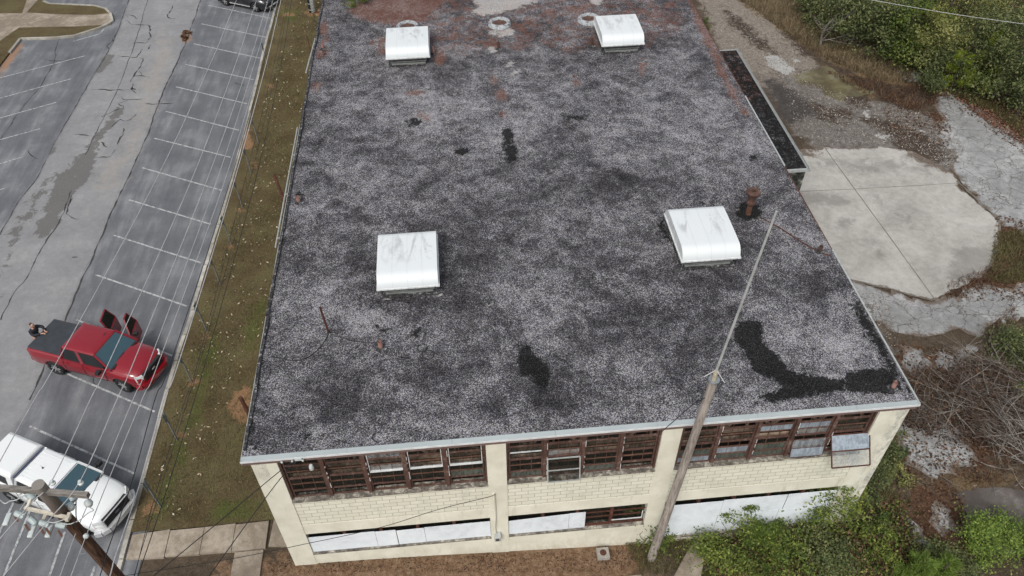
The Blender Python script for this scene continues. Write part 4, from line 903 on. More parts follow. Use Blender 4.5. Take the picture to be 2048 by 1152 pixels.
def greenhouse(t, paint_m, b, rf, zb, zr, pillars, ribs=False, ws=None):
    """b: belt (x0, x1, half), rf: roof (x0, x1, half)"""
    (bx0, bx1, bh), (rx0, rx1, rh) = b, rf
    c = [(bx0, -bh, zb), (bx1, -bh, zb), (bx1, bh, zb), (bx0, bh, zb)]; q = [(rx0, -rh, zr-.05), (rx1, -rh, zr-.05), (rx1, rh, zr-.05), (rx0, rh, zr-.05)]
    def pane(name, a0, a1, r0, r1, m, f0=0.0, f1=1.0, off=(0, 0, 0)):
        l = lambda p, s_, f: tuple(p[i]+(s_[i]-p[i])*f+off[i] for i in range(3))
        A_, B_, C_, D_ = l(a0, a1, f0), l(a0, a1, f1), l(r0, r1, f1), l(r0, r1, f0)
        cen = Vector((( bx0+bx1)/2, 0, zb+.2)); g = MB(); v = [Vector(p) for p in (A_, B_, C_, D_)]; w2 = [p+(cen-p)*.03 for p in v]
        g.add(v+w2, [(0, 1, 2, 3), (7, 6, 5, 4), (0, 4, 5, 1), (1, 5, 6, 2), (2, 6, 7, 3), (3, 7, 4, 0)]); return g.build(name, m, t)
    pane('windshield', c[1], c[2], q[1], q[2], WSHIELD, .03, .97); pane('rear_window', c[3], c[0], q[3], q[0], VGLASS, .06, .94)
    for sgn, (a0, a1, r0, r1) in ((-1, (c[0], c[1], q[0], q[1])), (1, (c[3], c[2], q[3], q[2]))):
        for f0, f1 in pillars: pane('side_window', a0, a1, r0, r1, VGLASS, f0, f1)
    mb = MB()
    for a, r_ in zip(c, q): mb.bar(a, (r_[0], r_[1], r_[2]+.02), .07, .06)
    fs_ = [0]+[p[1] for p in pillars[:-1]]
    for f0, f1 in zip(pillars[:-1], pillars[1:]):
        f = (f0[1]+f1[0])/2; w_ = max(.04, (f1[0]-f0[1])*(bx1-bx0))
        for (a0, a1, r0, r1) in ((c[0], c[1], q[0], q[1]), (c[3], c[2], q[3], q[2])):
            p = [a0[i]+(a1[i]-a0[i])*f for i in range(3)]; s_ = [r0[i]+(r1[i]-r0[i])*f for i in range(3)]; mb.bar(p, s_, w_, .035)
    for a, r_ in ((c[0], c[1]), (c[3], c[2])): mb.bar(a, r_, .05, .05)
    mb.build('pillar_frame', paint_m, t)
    g = MB(); rings = []
    for ins, z in ((-.035, zr-.075), (-.03, zr-.045), (.0, zr-.015), (.06, zr), (.25, zr+.022)):
        rr = .07; pts = []
        for (cx, cy, a0) in ((rx1-ins-rr, rh-ins-rr, 0), (rx0+ins+rr, rh-ins-rr, 90), (rx0+ins+rr, -rh+ins+rr, 180), (rx1-ins-rr, -rh+ins+rr, 270)):
            for k in range(4): a = R(a0+k*30); pts.append((cx+rr*math.cos(a), cy+rr*math.sin(a), z))
        rings.append(pts)
    n = 16; g.add([p for r_ in rings for p in r_], [(i*n+k, i*n+(k+1) % n, (i+1)*n+(k+1) % n, (i+1)*n+k) for i in range(4) for k in range(n)]+[tuple(range(n))[::-1], tuple(range(4*n, 5*n))])
    ro = g.build('roof', paint_m, t, True)
    if ribs:
        g = MB()
        for k in range(-4, 5): g.bar((rx0+.12, k*rh*.19, zr+.018), (rx1-.15, k*rh*.19, zr+.014), .018, .014)
        g.build('roof_rib', paint_m, ro)
def pickup(label, loc, rz, pm, group=None, cap=False, opened=False):
    t = thing('pickup_truck', label, 'pickup truck', loc, rz, group)
    P = dict(L=5.35, hw=.94, wheels=(1.08, 4.38), ra=.47, rw=.39,
             top=([0, .05, 1.6, 1.66, 3.9, 4.1, 4.7, 5.05, 5.2, 5.3, 5.35], [1.26, 1.30, 1.30, 1.22, 1.20, 1.17, 1.13, 1.08, 1.03, .93, .80]),
             half=([0, .1, 4.6, 4.95, 5.15, 5.28, 5.35], [.90, .94, .94, .91, .85, .77, .68]), bot=([0, 5.35], [.46, .44]),
             crown=([0, 1.6, 3.8, 4.2, 5.0, 5.3], [0, 0, .03, .085, .08, .02]), tuck=([0, 1.6, 1.7, 3.8, 4.2, 5.35], [.04, .04, .04, .05, .09, .10]))
    loft_body(P).build('body', pm, t, True)
    mb = MB(); mb.box(.1, 5.2, -.80, .80, .30, .62); mb.build('underbody', BLACKP, t)
    greenhouse(t, pm, (1.70, 4.10, .885), (1.86, 3.38, .69), 1.20, 1.80, [(.04, .36), (.40, .66), (.69, .93)][:0] or [(.05, .42), (.47, .93)], cap)
    for x, y, s_, st_ in ((1.08, -.83, -1, 0), (1.08, .83, 1, 0), (4.38, -.83, -1, -.12), (4.38, .83, 1, -.12)): wheel(t, x, y, .39, s_, st_)
    mb = MB(); mb.box(5.24, 5.365, -.56, .56, .60, 1.0)
    for z in np.arange(.64, .99, .06): mb.box(5.365, 5.38, -.54, .54, z, z+.025)
    gr = mb.build('grille', BLACKP, t)
    if cap:
        mb = MB(); mb.box(5.366, 5.40, -.58, .58, 1.0, 1.03); mb.box(5.366, 5.40, -.58, .58, .575, .605); mb.box(5.366, 5.40, -.61, -.58, .575, 1.03); mb.box(5.366, 5.40, .58, .61, .575, 1.03); mb.build('grille_surround', SILVER, gr)
        mb = MB(); mb.add([(5.392+.004*math.cos(0), .10*math.cos(a), .82+.045*math.sin(a)) for a in np.linspace(0, 2*math.pi, 16, False)]+[(5.382, .10*math.cos(a), .82+.045*math.sin(a)) for a in np.linspace(0, 2*math.pi, 16, False)], [tuple(range(16))]+[(k, (k+1) % 16, 16+(k+1) % 16, 16+k) for k in range(16)]); mb.build('badge', simple('badge_grey', (.15, .16, .19), .3, .5), gr)
    else:
        mb = MB(); mb.box(5.38, 5.395, -.09, .09, .80, .86); mb.build('badge', SILVER, gr)
    mb = MB(); pts = [(5.10, .93), (5.30, .80), (5.43, .55), (5.45, 0), (5.43, -.55), (5.30, -.80), (5.10, -.93)]
    for (xa, ya), (xb, yb) in zip(pts, pts[1:]): mb.bar((xa, ya, .50), (xb, yb, .50), .14, .20)
    mb.build('front_bumper', SILVER if cap else pm, t)
    for s_ in (-1, 1):
        mb = MB(); mb.add([(5.17, s_*.86, .78), (5.345, s_*.62, .80), (5.33, s_*.60, 1.0), (5.12, s_*.84, 1.02), (5.10, s_*.80, .78), (5.26, s_*.58, .80), (5.24, s_*.56, .99), (5.04, s_*.78, 1.01)],
               [(0, 1, 2, 3), (7, 6, 5, 4), (0, 4, 5, 1), (1, 5, 6, 2), (2, 6, 7, 3), (3, 7, 4, 0)]); mb.build('headlight', LAMPG, t)
        mb = MB(); mb.box(-.02, .06, s_*.80-.07, s_*.80+.07, .82, 1.22); mb.build('tail_light', TAILR, t)
        if not (opened and s_ == 1):
            mb = MB(); mb.bar((3.72, s_*.93, 1.2), (3.70, s_*1.06, 1.22), .06, .04); mb.box(3.62, 3.80, s_*1.12-.10, s_*1.12+.10, 1.17, 1.33); mb.build('wing_mirror', BLACKP, t, bevel=.03)
        mb = MB()
        for x in (1.74, 2.70, 3.74): mb.bar((x, s_*.944, .56), (x+.03, s_*.935, 1.18), .012, .012)
        mb.bar((1.74, s_*.94, .52), (3.74, s_*.94, .52), .012, .012); mb.each('door_seam', BLACKP, t)
        for x in (1.86, 2.82): mb = MB(); mb.box(x, x+.17, s_*.955-.015, s_*.955+.015, 1.02, 1.05); mb.build('door_handle', pm if not cap else SILVER, t, bevel=.008)
    mb = MB(); mb.box(-.12, .0, -.86, .86, .48, .66); mb.build('rear_bumper', BLACKP if cap else pm, t, bevel=.02)
    mb = MB(); mb.bar((4.02, -.72, 1.235), (4.05, .1, 1.255), .02, .015); mb.bar((4.03, -.02, 1.25), (4.0, .74, 1.25), .02, .015); mb.box(4.06, 4.17, -.78, .78, 1.20, 1.225); mb.each('wiper_cowl', BLACKP, t)
    if cap:
        g = MB(); c0 = [(.03, -.88), (1.68, -.88), (1.68, .88), (.03, .88)]; c1 = [(.12, -.74), (1.66, -.74), (1.66, .74), (.12, .74)]; c2 = [(.2, -.62), (1.6, -.62), (1.6, .62), (.2, .62)]
        g.add([(x, y, 1.30) for x, y in c0]+[(x, y, 1.80) for x, y in c1]+[(x, y, 1.88) for x, y in c2], [(3, 2, 1, 0), (8, 9, 10, 11)]+[(i+4*j, (i+1) % 4+4*j, (i+1) % 4+4*j+4, i+4*j+4) for j in (0, 1) for i in range(4)])
        cp = g.build('bed_cap', pm, t, bevel=.03)
        for s_ in (-1, 1):
            g = MB(); g.add([(.35, s_*.866, 1.38), (1.45, s_*.866, 1.38), (1.42, s_*.775, 1.70), (.42, s_*.775, 1.70), (.35, s_*.846, 1.38), (1.45, s_*.846, 1.38), (1.42, s_*.755, 1.70), (.42, s_*.755, 1.70)],
                   [(0, 1, 2, 3), (7, 6, 5, 4), (0, 4, 5, 1), (1, 5, 6, 2), (2, 6, 7, 3), (3, 7, 4, 0)]); g.build('cap_window', VGLASS, cp)
        g = MB(); g.bar((1.77, -.70, 1.785), (1.77, .70, 1.785), .014, .03); g.bar((3.385, -.66, 1.765), (3.385, .66, 1.765), .035, .02); g.each('blue_trim', BLUETR, t)
        g = MB(); g.tube([(2.5, 0, 1.82), (2.46, .0, 1.98)], .006, 5); g.tube([(2.5, 0, 1.82), (2.44, .0, 1.83)], .03, 6); g.build('antenna', BLACKP, t)
    else:
        g = MB(); g.box(.04, 1.64, -.83, .83, 1.302, 1.345); g.build('tonneau_cover', TONNEAU, t, bevel=.015)
        g = MB(); g.box(3.12, 3.18, .30, .44, 1.815, 1.825); g.build('roof_antenna', BLACKP, t)
    if opened:
        for hx, ln, lab in ((3.74, .98, None), (2.70, .92, None)):
            d = thing('open_door', None, None); d.parent = t; d.location = (hx, .93, 0); d.rotation_euler = (0, 0, -R(68))
            front = hx > 3; g = MB(); z0, z1, z2 = .50, 1.20, 1.74
            g.box(-ln, 0, -.03, .05, z0, z1)
            g.build('door_panel', pm, d, bevel=.015)
            lean = -.22; tl = [(0-.02, .0, z1), (-.55 if front else -.16, lean, z2), (-ln+.08, lean, z2), (-ln, .0, z1)]
            g = MB()
            for p, q in zip(tl, tl[1:]): g.bar(p, q, .05, .05)
            g.build('window_frame', pm, d)
            g = MB(); cc = Vector((-ln/2, lean/2, 1.47)); v = [Vector(p)+(cc-Vector(p))*.06 for p in tl]; w2 = [p+Vector((0, .012, 0)) for p in v]
            g.add(v+w2, [(0, 1, 2, 3), (7, 6, 5, 4), (0, 4, 5, 1), (1, 5, 6, 2), (2, 6, 7, 3), (3, 7, 4, 0)]); g.build('side_window', VGLASS, d)
            g = MB(); g.box(-ln+.05, -.06, -.085, -.032, .58, 1.12); g.build('door_trim', BLACKP, d, bevel=.02)
            if front: g = MB(); g.box(-.22, -.06, .10, .30, 1.17, 1.33); g.bar((-.14, .05, 1.2), (-.14, .12, 1.22), .06, .04); g.build('wing_mirror', BLACKP, d, bevel=.03)
        g = MB(); g.box(1.80, 3.70, .88, .952, .56, 1.20); g.build('door_opening', BLACKP, t)
    return t
def at_px(u, v, z, back, rz): q = G(u, v, z); return (q.x-back*math.cos(rz), q.y-back*math.sin(rz), 0)
RZ1 = R(-22); red_loc = (-18.12, 24.18, 0)
pickup('red pickup with a dark bed cover and two doors standing open', red_loc, RZ1, REDP, None, False, True)
pickup('white pickup with a white bed cap, nosed toward the kerb near the utility pole', (-17.68, 18.12, 0), R(-28), WHITEP, None, True)
def suv(label, loc, rz, pm):
    t = thing('parked_car', label, 'car', loc, rz)
    P = dict(L=4.5, hw=.91, wheels=(.85, 3.55), ra=.42, rw=.35, top=([0, .1, 3.3, 3.5, 4.1, 4.35, 4.46, 4.5], [.95, 1.02, 1.02, 1.02, .94, .84, .72, .62]),
             half=([0, .12, .4, 3.9, 4.25, 4.42, 4.5], [.76, .86, .91, .91, .84, .74, .62]), bot=([0, 4.5], [.30, .28]), crown=([0, 3.4, 4.0, 4.5], [0, .03, .05, .01]), tuck=([0, 3.3, 3.6, 4.5], [.05, .05, .09, .1]))
    loft_body(P).build('body', pm, t, True)
    greenhouse(t, pm, (.15, 3.35, .855), (.55, 2.55, .62), 1.0, 1.62, [(.06, .30), (.33, .58), (.61, .94)])
    mb = MB(); mb.box(.1, 4.4, -.78, .78, .2, .5); mb.build('underbody', BLACKP, t)
    for x, y, s_ in ((.85, -.80, -1), (.85, .80, 1), (3.55, -.80, -1), (3.55, .80, 1)): wheel(t, x, y, .35, s_)
    for s_ in (-1, 1):
        mb = MB(); mb.add([(4.2, s_*.83, .66), (4.47, s_*.56, .66), (4.43, s_*.54, .80), (4.1, s_*.83, .86), (4.14, s_*.78, .66), (4.4, s_*.52, .66), (4.36, s_*.5, .79), (4.04, s_*.78, .84)], [(0, 1, 2, 3), (7, 6, 5, 4), (0, 4, 5, 1), (1, 5, 6, 2), (2, 6, 7, 3), (3, 7, 4, 0)]); mb.build('headlight', LAMPG, t)
        mb = MB(); mb.box(3.0, 3.16, s_*1.0-.1, s_*1.0+.09, 1.0, 1.13); mb.build('wing_mirror', pm, t, bevel=.03)
        mb = MB(); mb.box(1.3, 3.1, s_*.905-.02, s_*.905+.02, .33, .38); mb.build('sill_trim', SILVER, t)
    mb = MB(); mb.box(4.40, 4.51, -.46, .46, .48, .62); mb.build('grille', BLACKP, t)
    mb = MB(); mb.bar((4.40, -.74, .40), (4.53, -.3, .40), .08, .05); mb.bar((4.53, -.3, .40), (4.53, .3, .40), .08, .05); mb.bar((4.53, .3, .40), (4.40, .74, .40), .08, .05); mb.build('front_bumper', SILVER, t)
    return t
suv('black car cut off by the top edge, parked at the far end of the stalls', (-16.42, 58.75, 0), R(-29), BLACKC)
_d = (G(62, 1017)-G(10, 1145)); _a = math.atan2(_d.y, _d.x); _q = G(2, 1166, .7)
suv('navy car of which only a nose corner shows at the lower left', (_q.x-4.5*math.cos(_a), _q.y-4.5*math.sin(_a), 0), _a, NAVYP)
# ================================================================== person
SKIN = simple('skin', (.42, .24, .17), .6); JACKET = simple('dark_jacket', (.018, .02, .026), .85, 0, .3, 12); TROUS = simple('dark_trousers', (.03, .035, .05), .85); SHOEM = simple('shoe_leather', (.03, .02, .015), .6); HAIR = simple('short_brown_hair', (.06, .035, .022), .8)
def skinned(name, chains, m, parent, sub=1):
    """chains: lists of (x, y, z, r); equal points are welded"""
    vs, es, rs, idx = [], [], [], {}
    for ch in chains:
        prev = None
        for x, y, z, r in ch:
            k = (round(x, 3), round(y, 3), round(z, 3))
            if k not in idx: idx[k] = len(vs); vs.append((x, y, z)); rs.append(r)
            if prev is not None and prev != idx[k]: es.append((prev, idx[k]))
            prev = idx[k]
    me = bpy.data.meshes.new(name); me.from_pydata(vs, es, []); me.materials.append(m)
    o = bpy.data.objects.new(name, me); C.objects.link(o); o.parent = parent
    md = o.modifiers.new('skin', 'SKIN'); md.use_smooth_shade = True
    if not me.skin_vertices: 
        bpy.context.view_layer.objects.active = o
    for sv, r in zip(me.skin_vertices[0].data, rs): sv.radius = r if isinstance(r, tuple) else (r, r)
    me.skin_vertices[0].data[0].use_root = True
    s_ = o.modifiers.new('sub', 'SUBSURF'); s_.levels = sub; s_.render_levels = sub
    return o
pp = Vector(red_loc)+Vector((math.cos(RZ1), math.sin(RZ1), 0))*-.44+Vector((-math.sin(RZ1), math.cos(RZ1), 0))*.02
pt = thing('person', 'person in a dark jacket leaning on the red pickup bed cover with both forearms', 'person', (pp.x, pp.y, 0), RZ1)
hip = (0, 0, .93, (.13, .15)); ch = (.12, 0, 1.34, (.11, .17)); nk = (.17, 0, 1.52, .06); pel = [hip, (.05, 0, 1.12, (.12, .15)), ch, (.155, 0, 1.46, (.08, .11)), nk, (.19, 0, 1.58, .055), (.205, 0, 1.64, (.085, .075)), (.21, 0, 1.72, (.088, .078)), (.205, 0, 1.78, .055)]
def limbs(s_, k=0.0):
    sh = (.15, s_*.19, 1.43, .06+k); el = (.36, s_*.27, 1.40-.02, .045+k); wr = (.60, s_*.10, 1.40, .030+k)
    arm = [(.155, 0, 1.46, (.08+k, .11+k)), sh, (.25, s_*.24, 1.40, .052+k), el, wr]
    hand = [wr, (.66, s_*.07, 1.395, (.022, .036)), (.70, s_*.055, 1.392, (.018, .034))]
    leg = [(0, 0, .93, (.13+k, .15+k)), (0, s_*.10, .86, .088+k), (.02, s_*.12, .50, .062+k), (-.04, s_*.13, .10, .042+k)]
    return arm, hand, leg
chains = [pel]
for s_ in (-1, 1):
    a_, h_, l_ = limbs(s_); _a, _h, _l = limbs(s_, -.022); a_ = _a[:4]+[a_[4]]; l_ = _l; chains += [a_, h_, l_, [l_[-1], (-.03, s_*.13, .05, .04), (.10, s_*.145, .04, .035)]]
    bx, by, bz = h_[-1][:3]
    for j, (o_, ln) in enumerate(((-.026, .06), (-.009, .072), (.009, .066), (.026, .05))):
        p0 = (bx, by, bz, .01); chains.append([(bx, by, bz, (.018, .034)), (bx+.012, by+o_, bz, .0095), (bx+.012+ln*.5, by+o_*1.1, bz+.004, .009), (bx+.012+ln, by+o_*1.15, bz-.012, .0075)])
    chains.append([(.66, s_*.07, 1.395, (.022, .036)), (.675, s_*.03, 1.398, .010), (.70, s_*.012, 1.398, .009)])
skinned('body', chains, SKIN, pt)
skinned('jacket', [[(0, 0, .88, (.155, .185)), (.05, 0, 1.12, (.145, .175)), (.12, 0, 1.34, (.135, .19)), (.155, 0, 1.46, (.10, .13)), (.165, 0, 1.505, (.075, .085))]]+[limbs(s_, .026)[0] for s_ in (-1, 1)], JACKET, pt)
skinned('trousers', [[(0, 0, .95, (.145, .165)), (0, 0, .90, (.14, .16))]]+[[(0, 0, .90, (.14, .16))]+limbs(s_, .03)[2][1:] for s_ in (-1, 1)], TROUS, pt)
for s_ in (-1, 1): skinned('shoe', [[(-.07, s_*.13, .045, .04), (-.02, s_*.13, .05, .048), (.12, s_*.148, .04, .042), (.18, s_*.15, .035, .03)]], SHOEM, pt)
skinned('hair', [[(.15, 0, 1.68, (.06, .07)), (.17, 0, 1.75, (.085, .082)), (.20, 0, 1.785, (.07, .068))]], HAIR, pt)
mb = MB(); mb.lathe((.298, 0, 1.685), [(0, .02), (.012, 0), (.014, -.02), (0, -.028)], 8); mb.build('nose', SKIN, pt, True)
for s_ in (-1, 1):
    mb = MB(); mb.lathe((.283, s_*.03, 1.705), [(0, .008), (.01, 0), (0, -.008)], 8); mb.build('eye', BLACKP, pt, True)
    mb = MB(); mb.lathe((.20, s_*.082, 1.69), [(0, .03), (.016, .015), (.018, -.01), (0, -.03)], 8); mb.build('ear', SKIN, pt, True)
mb = MB(); mb.bar((.281, -.022, 1.645), (.281, .022, 1.645), .012, .008); mb.build('mouth', simple('lips', (.25, .09, .08), .6), pt)
# ================================================================== parking signs, rusty posts, poles
def make_sign():
    t = thing('parking_sign', 'x', 'sign', (0, 0, .1))
    mb = MB(); mb.box(-.012, .0, -.035, .035, 0, 1.75); mb.box(.0, .022, -.035, -.028, 0, 1.75); mb.box(.0, .022, .028, .035, 0, 1.75); mb.build('post', GALV, t)
    mb = MB(); mb.box(-.028, -.020, -.15, .15, 1.30, 1.75); mb.build('sign_plate', GALV, t); return t
s0 = make_sign(); first = True
places = [(0, 'nearest the footway and the white pickup'), (1, 'between the white pickup and the red pickup'), (2, 'in line with the nose of the red pickup'), (3, 'just beyond the red pickup'), (4, 'second beyond the red pickup'), (5, 'third beyond the red pickup'),
          (6, 'fourth beyond the red pickup, by the rusty post'), (7, 'nearer of two by the red leaf patch'), (8, 'farther of two by the red leaf patch'), (11, 'beside the far bare patch of lawn'), (13, 'farthest away, near the black car')]
for k, lab in places:
    t = s0 if first else copy_tree(s0); first = False
    y = 16.03+2.9*k; t.location = (kx(y)+.95 if k < 9 else kx(y)+.5, y, .1); t.rotation_euler = (0, rnd.uniform(-.02, .02), rnd.uniform(-.1, .1))
    tag(t, 'grey parking sign post on the lawn, '+lab, 'sign', 'parking sign posts along the kerb')
def post(p0, p1, r, lab):
    t = tag(MBtube([p0, p1], r, RUSTD), lab, 'post')
def MBtube(pts, r, m, name='rusty_post', n=10):
    mb = MB(); mb.tube(pts, r, n); return mb.build(name, m, None, True)
a, b = G(548, 350, 4.6), G(574, 415, 3.2); post(a, a+(b-a)*(4.5/1.4), .07, 'leaning rust-red post beside the gutter on the lawn side')
a = G(481, 795, 2.1); post(a, Vector((a.x+.1, a.y+.05, .0)), .075, 'short rusty post standing in the bare orange dirt patch')
a, b = G(613, 71, 3.2), G(623, 108, 2.2); post(a, a+(b-a)*3.1, .035, 'thin dark rusty post at the far end of the lawn strip')
# old leaning wood pole with a mast in front of the facade
base, top = Vector((5.84, 12.76, -.62)), Vector((6.40, 12.76, 9.26))
t = thing('wooden_pole', 'weathered grey wooden pole leaning before the facade, thin metal mast on top', 'pole', base)
dv = top-base
mb = MB(); mb.tube([dv*-.02, dv*.25, dv*.6, dv], [.155, .145, .13, .115], 16); mb.build('shaft', OLDWOOD, t, True)
q = Vector((6.36, 12.7, 9.72))-base
mb = MB(); mb.tube([dv*.985, q], [.06, .055], 12); mb.build('sleeve', simple('rusty_sleeve', (.42, .37, .28), .7, 0, .3), t, True)
mb = MB(); mb.lathe(dv, [(.12, -.03), (.15, -.02), (.15, .03), (.06, .04)], 16); mb.build('collar', GALV, t, True)
mt = Vector((6.76, 12.7, 15.09))-base
mb = MB(); mb.tube([q, mt], [.035, .026], 8); mb.build('mast', GREYMET, t, True)
for (u, v) in ((1409, 753), (1449, 765)):
    e = G(u, v, 9.35)-base; mb = MB(); mb.tube([q+Vector((0, 0, .05)), e], .011, 6); mb.build('antenna_arm', WHITEM, t)
mb = MB(); mb.tube([dv*.93+Vector((-.10, -.05, 0)), dv*.90+Vector((-.28, .1, -.1)), Vector((-.4, .5, 6.9))], .012, 5); mb.build('cable', DKCABLE, t)
# near utility pole with cross-arm and switch gear
ptop, pbot = Vector((-8.96, 9.44, 12.0)), Vector((-9.66, 10.44, 0))
t = thing('utility_pole', 'brown utility pole at the lower left with a grey cross-arm and switch gear', 'utility pole', pbot)
dv = ptop-pbot; at = lambda z: dv*(z/12.0)
mb = MB(); mb.tube([at(-.3), at(4), at(8), at(11.98)], [.17, .155, .14, .125], 20); mb.build('shaft', DARKWOOD, t, True)
def L_(u, v, z): return G(u, v, z)-pbot
a, b = L_(182, 975, 11.7), L_(75, 966, 11.72); b2 = b+(b-a)
mb = MB(); mb.bar(a+Vector((0, -.18, 0)), b2+Vector((0, -.18, 0)), .10, .12); mb.build('cross_arm', GREYWOOD, t)
ins = [L_(108, 957, 11.85), L_(164, 957, 11.85)]; ins += [b+(b-i)*1.0 for i in ins]
for i in ins:
    mb = MB(); mb.lathe(i+Vector((0, -.1, 0)), [(.02, -.06), (.055, -.04), (.06, 0), (.035, .02), (.04, .05), (.03, .07), (0, .07)], 14); mb.build('insulator', PORC, t, True)
mb = MB(); mb.bar(L_(50, 1016, 10.8), L_(140, 1036, 10.8), .06, .08); mb.bar(L_(63, 998, 10.9), L_(52, 1020, 10.8), .05, .06); mb.bar(L_(140, 1026, 10.8), L_(133, 1042, 10.8), .07, .07); mb.bar(L_(93, 1025, 10.8), L_(86, 1038, 10.6), .04, .05)
mb.build('switch_bracket', simple('fibreglass_beam', (.50, .46, .38), .6), t)
for (u, v, du, dv_, r) in ((40, 1029, 11, 4, .075), (66, 1042, 8, 7, .07), (89, 1047, 11, 3, .07), (122, 1050, 11, 2, .07), (62, 993, 8, 7, .08), (146, 995, 3, 8, .08)):
    p0, p1 = L_(u-du, v-dv_, 10.6), L_(u+du, v+dv_, 10.5); mb = MB(); mb.tube([p0, p0.lerp(p1, .12), p0.lerp(p1, .3), p0.lerp(p1, .5), p0.lerp(p1, .7), p0.lerp(p1, .88), p1], [r*.5, r, r*.95, r, r*.95, r, r*.5], 12); mb.build('arrester', GREYPOLY, t, True)
for (u, v) in ((18, 1037), (67, 1061), (102, 1061)):
    p = L_(u, v, 10.3); mb = MB(); mb.box(p.x-.09, p.x+.03, p.y-.16, p.y+.14, p.z-.04, p.z+.03); mb.build('cutout_cover', PORC, t, bevel=.025)
for (u, v) in ((141, 1013), (177, 1006)):
    p = L_(u, v, 10.7); mb = MB(); mb.lathe(p, [(0, -.1), (.06, -.09), (.09, -.02), (.085, .04), (.03, .1), (0, .1)], 12); mb.build('cutout_cover', PORC, t, True)
for (u, v) in ((28, 1030), (80, 1055), (50, 1048), (116, 1060), (92, 1056)):
    p = L_(u, v, 10.45); mb = MB(); mb.bar(p, p+Vector((.07, -.1, -.12)), .04, .04); mb.build('clamp', RUSTO, t)
for pts in (((152, 1002), (152, 1030), (153, 1042), (143, 1050)), ((40, 1020), (55, 1000), (70, 1003)), ((120, 1046), (140, 1048), (160, 1040)), ((0, 1000), (10, 1007), (20, 1002), (32, 1000), (50, 990)), ((62, 1005), (48, 1030), (35, 1026)), ((138, 1035), (110, 1045), (95, 1043)), ((178, 1014), (187, 1020), (176, 1026), (160, 1040))):
    o = curve_tube('jumper_wire', [L_(u, v, 10.7) for u, v in pts], .012, DKCABLE if pts[0][0] == 152 else GREYMET, 5, t)
mb = MB(); mb.tube([L_(160, 1105, 7.9), L_(163, 1108, 7.9), L_(172, 1106, 8.0)], .012, 5); mb.build('hook', GALV, t)
# far utility pole with conduits, its top out of the picture
pb2 = G(628, 27); t = thing('utility_pole', 'far utility pole with a strapped black conduit, in bare dirt at the top edge', 'utility pole', pb2)
mb = MB(); mb.tube([(0, 0, -.1), (0, 0, 6), (0, 0, 11.6)], [.15, .14, .12], 14); mb.build('shaft', simple('grey_pole_wood', (.26, .28, .28), .9, 0, .3, 3), t, True)
mb = MB(); mb.tube([(-.24, -.05, 0), (-.24, -.05, 8)], .075, 10); mb.build('conduit', DKCABLE, t, True)
for z in (.35, .8, 1.3, 2.6, 4): mb = MB(); mb.lathe((-.1, -.02, z), [(.24, 0), (.24, .05)], 16); mb.build('strap', GREYMET, t)
mb = MB(); mb.bar((-1.6, -.18, 11.1), (1.6, -.18, 11.1), .1, .12); mb.build('cross_arm', GREYWOOD, t)
mb = MB(); mb.bar((0, -.15, .12), (.62, -.08, .14), .1, .1); mb.build('base_block', RUSTD, t)
tag(curve_tube('guy_wire', [G(626, 26, .3), G(631, 52, .25), G(634, 72, .2)], .014, DKCABLE), 'dark guy wire running from the far pole toward the building', 'wire')
# ---- overhead lines
def wire(name, pts, z0, z1, r, m, lab, group=None, ext=True):
    """z0 at the last (near) point, z1 at the first (far) point"""
    d = np.cumsum([0]+[math.hypot(pts[i+1][0]-pts[i][0], pts[i+1][1]-pts[i][1]) for i in range(len(pts)-1)]); d = d/d[-1]
    W = []
    for (u, v), s_ in zip(pts, d): W.append(G(u, v, z1+(z0-z1)*s_))
    if ext: W = [W[0]+(W[0]-W[1]).normalized()*22]+W+[W[-1]+(W[-1]-W[-2]).normalized()*3]
    return tag(curve_tube(name, W, r, m, 5), lab, 'power line' if m is WIREW else 'cable', group)
OL = 'overhead wires above the parking lot'
wire('overhead_wire', [(473,0),(424,120),(312,360),(116,720),(73,792),(0,922),(-40,1000)], 11.9, 11.2, .011, WIREW, 'leftmost bare overhead wire, crossing the red pickup bed', OL)
wire('overhead_wire', [(513,0),(474,120),(383,360),(220,720),(184,792),(106,957),(63,1005),(0,1077),(-20,1098)], 11.9, 11.2, .011, WIREW, 'bare overhead wire ending at the left of two insulators on the cross-arm', OL)
wire('overhead_wire', [(536,0),(500,120),(414,360),(269,720),(237,792),(163,957),(92,1047),(7,1152),(-20,1185)], 11.9, 11.2, .011, WIREW, 'bare overhead wire passing the right insulator near the cross-arm tip', OL)
wire('overhead_wire', [(546,0),(511,120),(434,360),(300,720),(269,792),(198,960),(160,1045),(120,1152)], 9.9, 9.6, .010, WIREW, 'bare overhead wire with the upper grey insulator disc beside the pole', OL)
wire('overhead_wire', [(556,0),(523,120),(450,360),(319,720),(287,792),(217,960),(172,1072),(142,1152)], 9.9, 9.6, .010, WIREW, 'bare overhead wire with the lower grey insulator disc beside the brown pole', OL)
wire('overhead_cable', [(558,0),(529,120),(461,360),(343,720),(312,792),(265,960),(218,1093),(200,1152)], 8.8, 8.6, .012, DKCABLE, 'thin dark overhead cable directly left of the thick pale one', OL)
wire('overhead_wire', [(562,0),(534,120),(469,360),(359,720),(330,792),(282,960),(230,1115),(220,1152)], 8.8, 8.6, .015, WIREW, 'thickest pale overhead cable, running just along the kerb', OL)
wire('overhead_cable', [(574,0),(550,120),(490,360),(397,720),(373,792),(312,985),(269,1152)], 7.8, 7.6, .008, DKCABLE, 'left of the three black cables over the lawn', OL)
wire('overhead_cable', [(578,0),(556,120),(500,360),(401,720),(378,792),(322,975),(280,1110),(268,1152)], 7.6, 7.4, .008, DKCABLE, 'middle of the three black cables over the lawn', OL)
wire('overhead_cable', [(583,0),(564,120),(511,360),(412,720),(391,792),(335,975),(276,1152)], 7.4, 7.2, .012, DKCABLE, 'right and thickest of the three black cables over the lawn', OL)
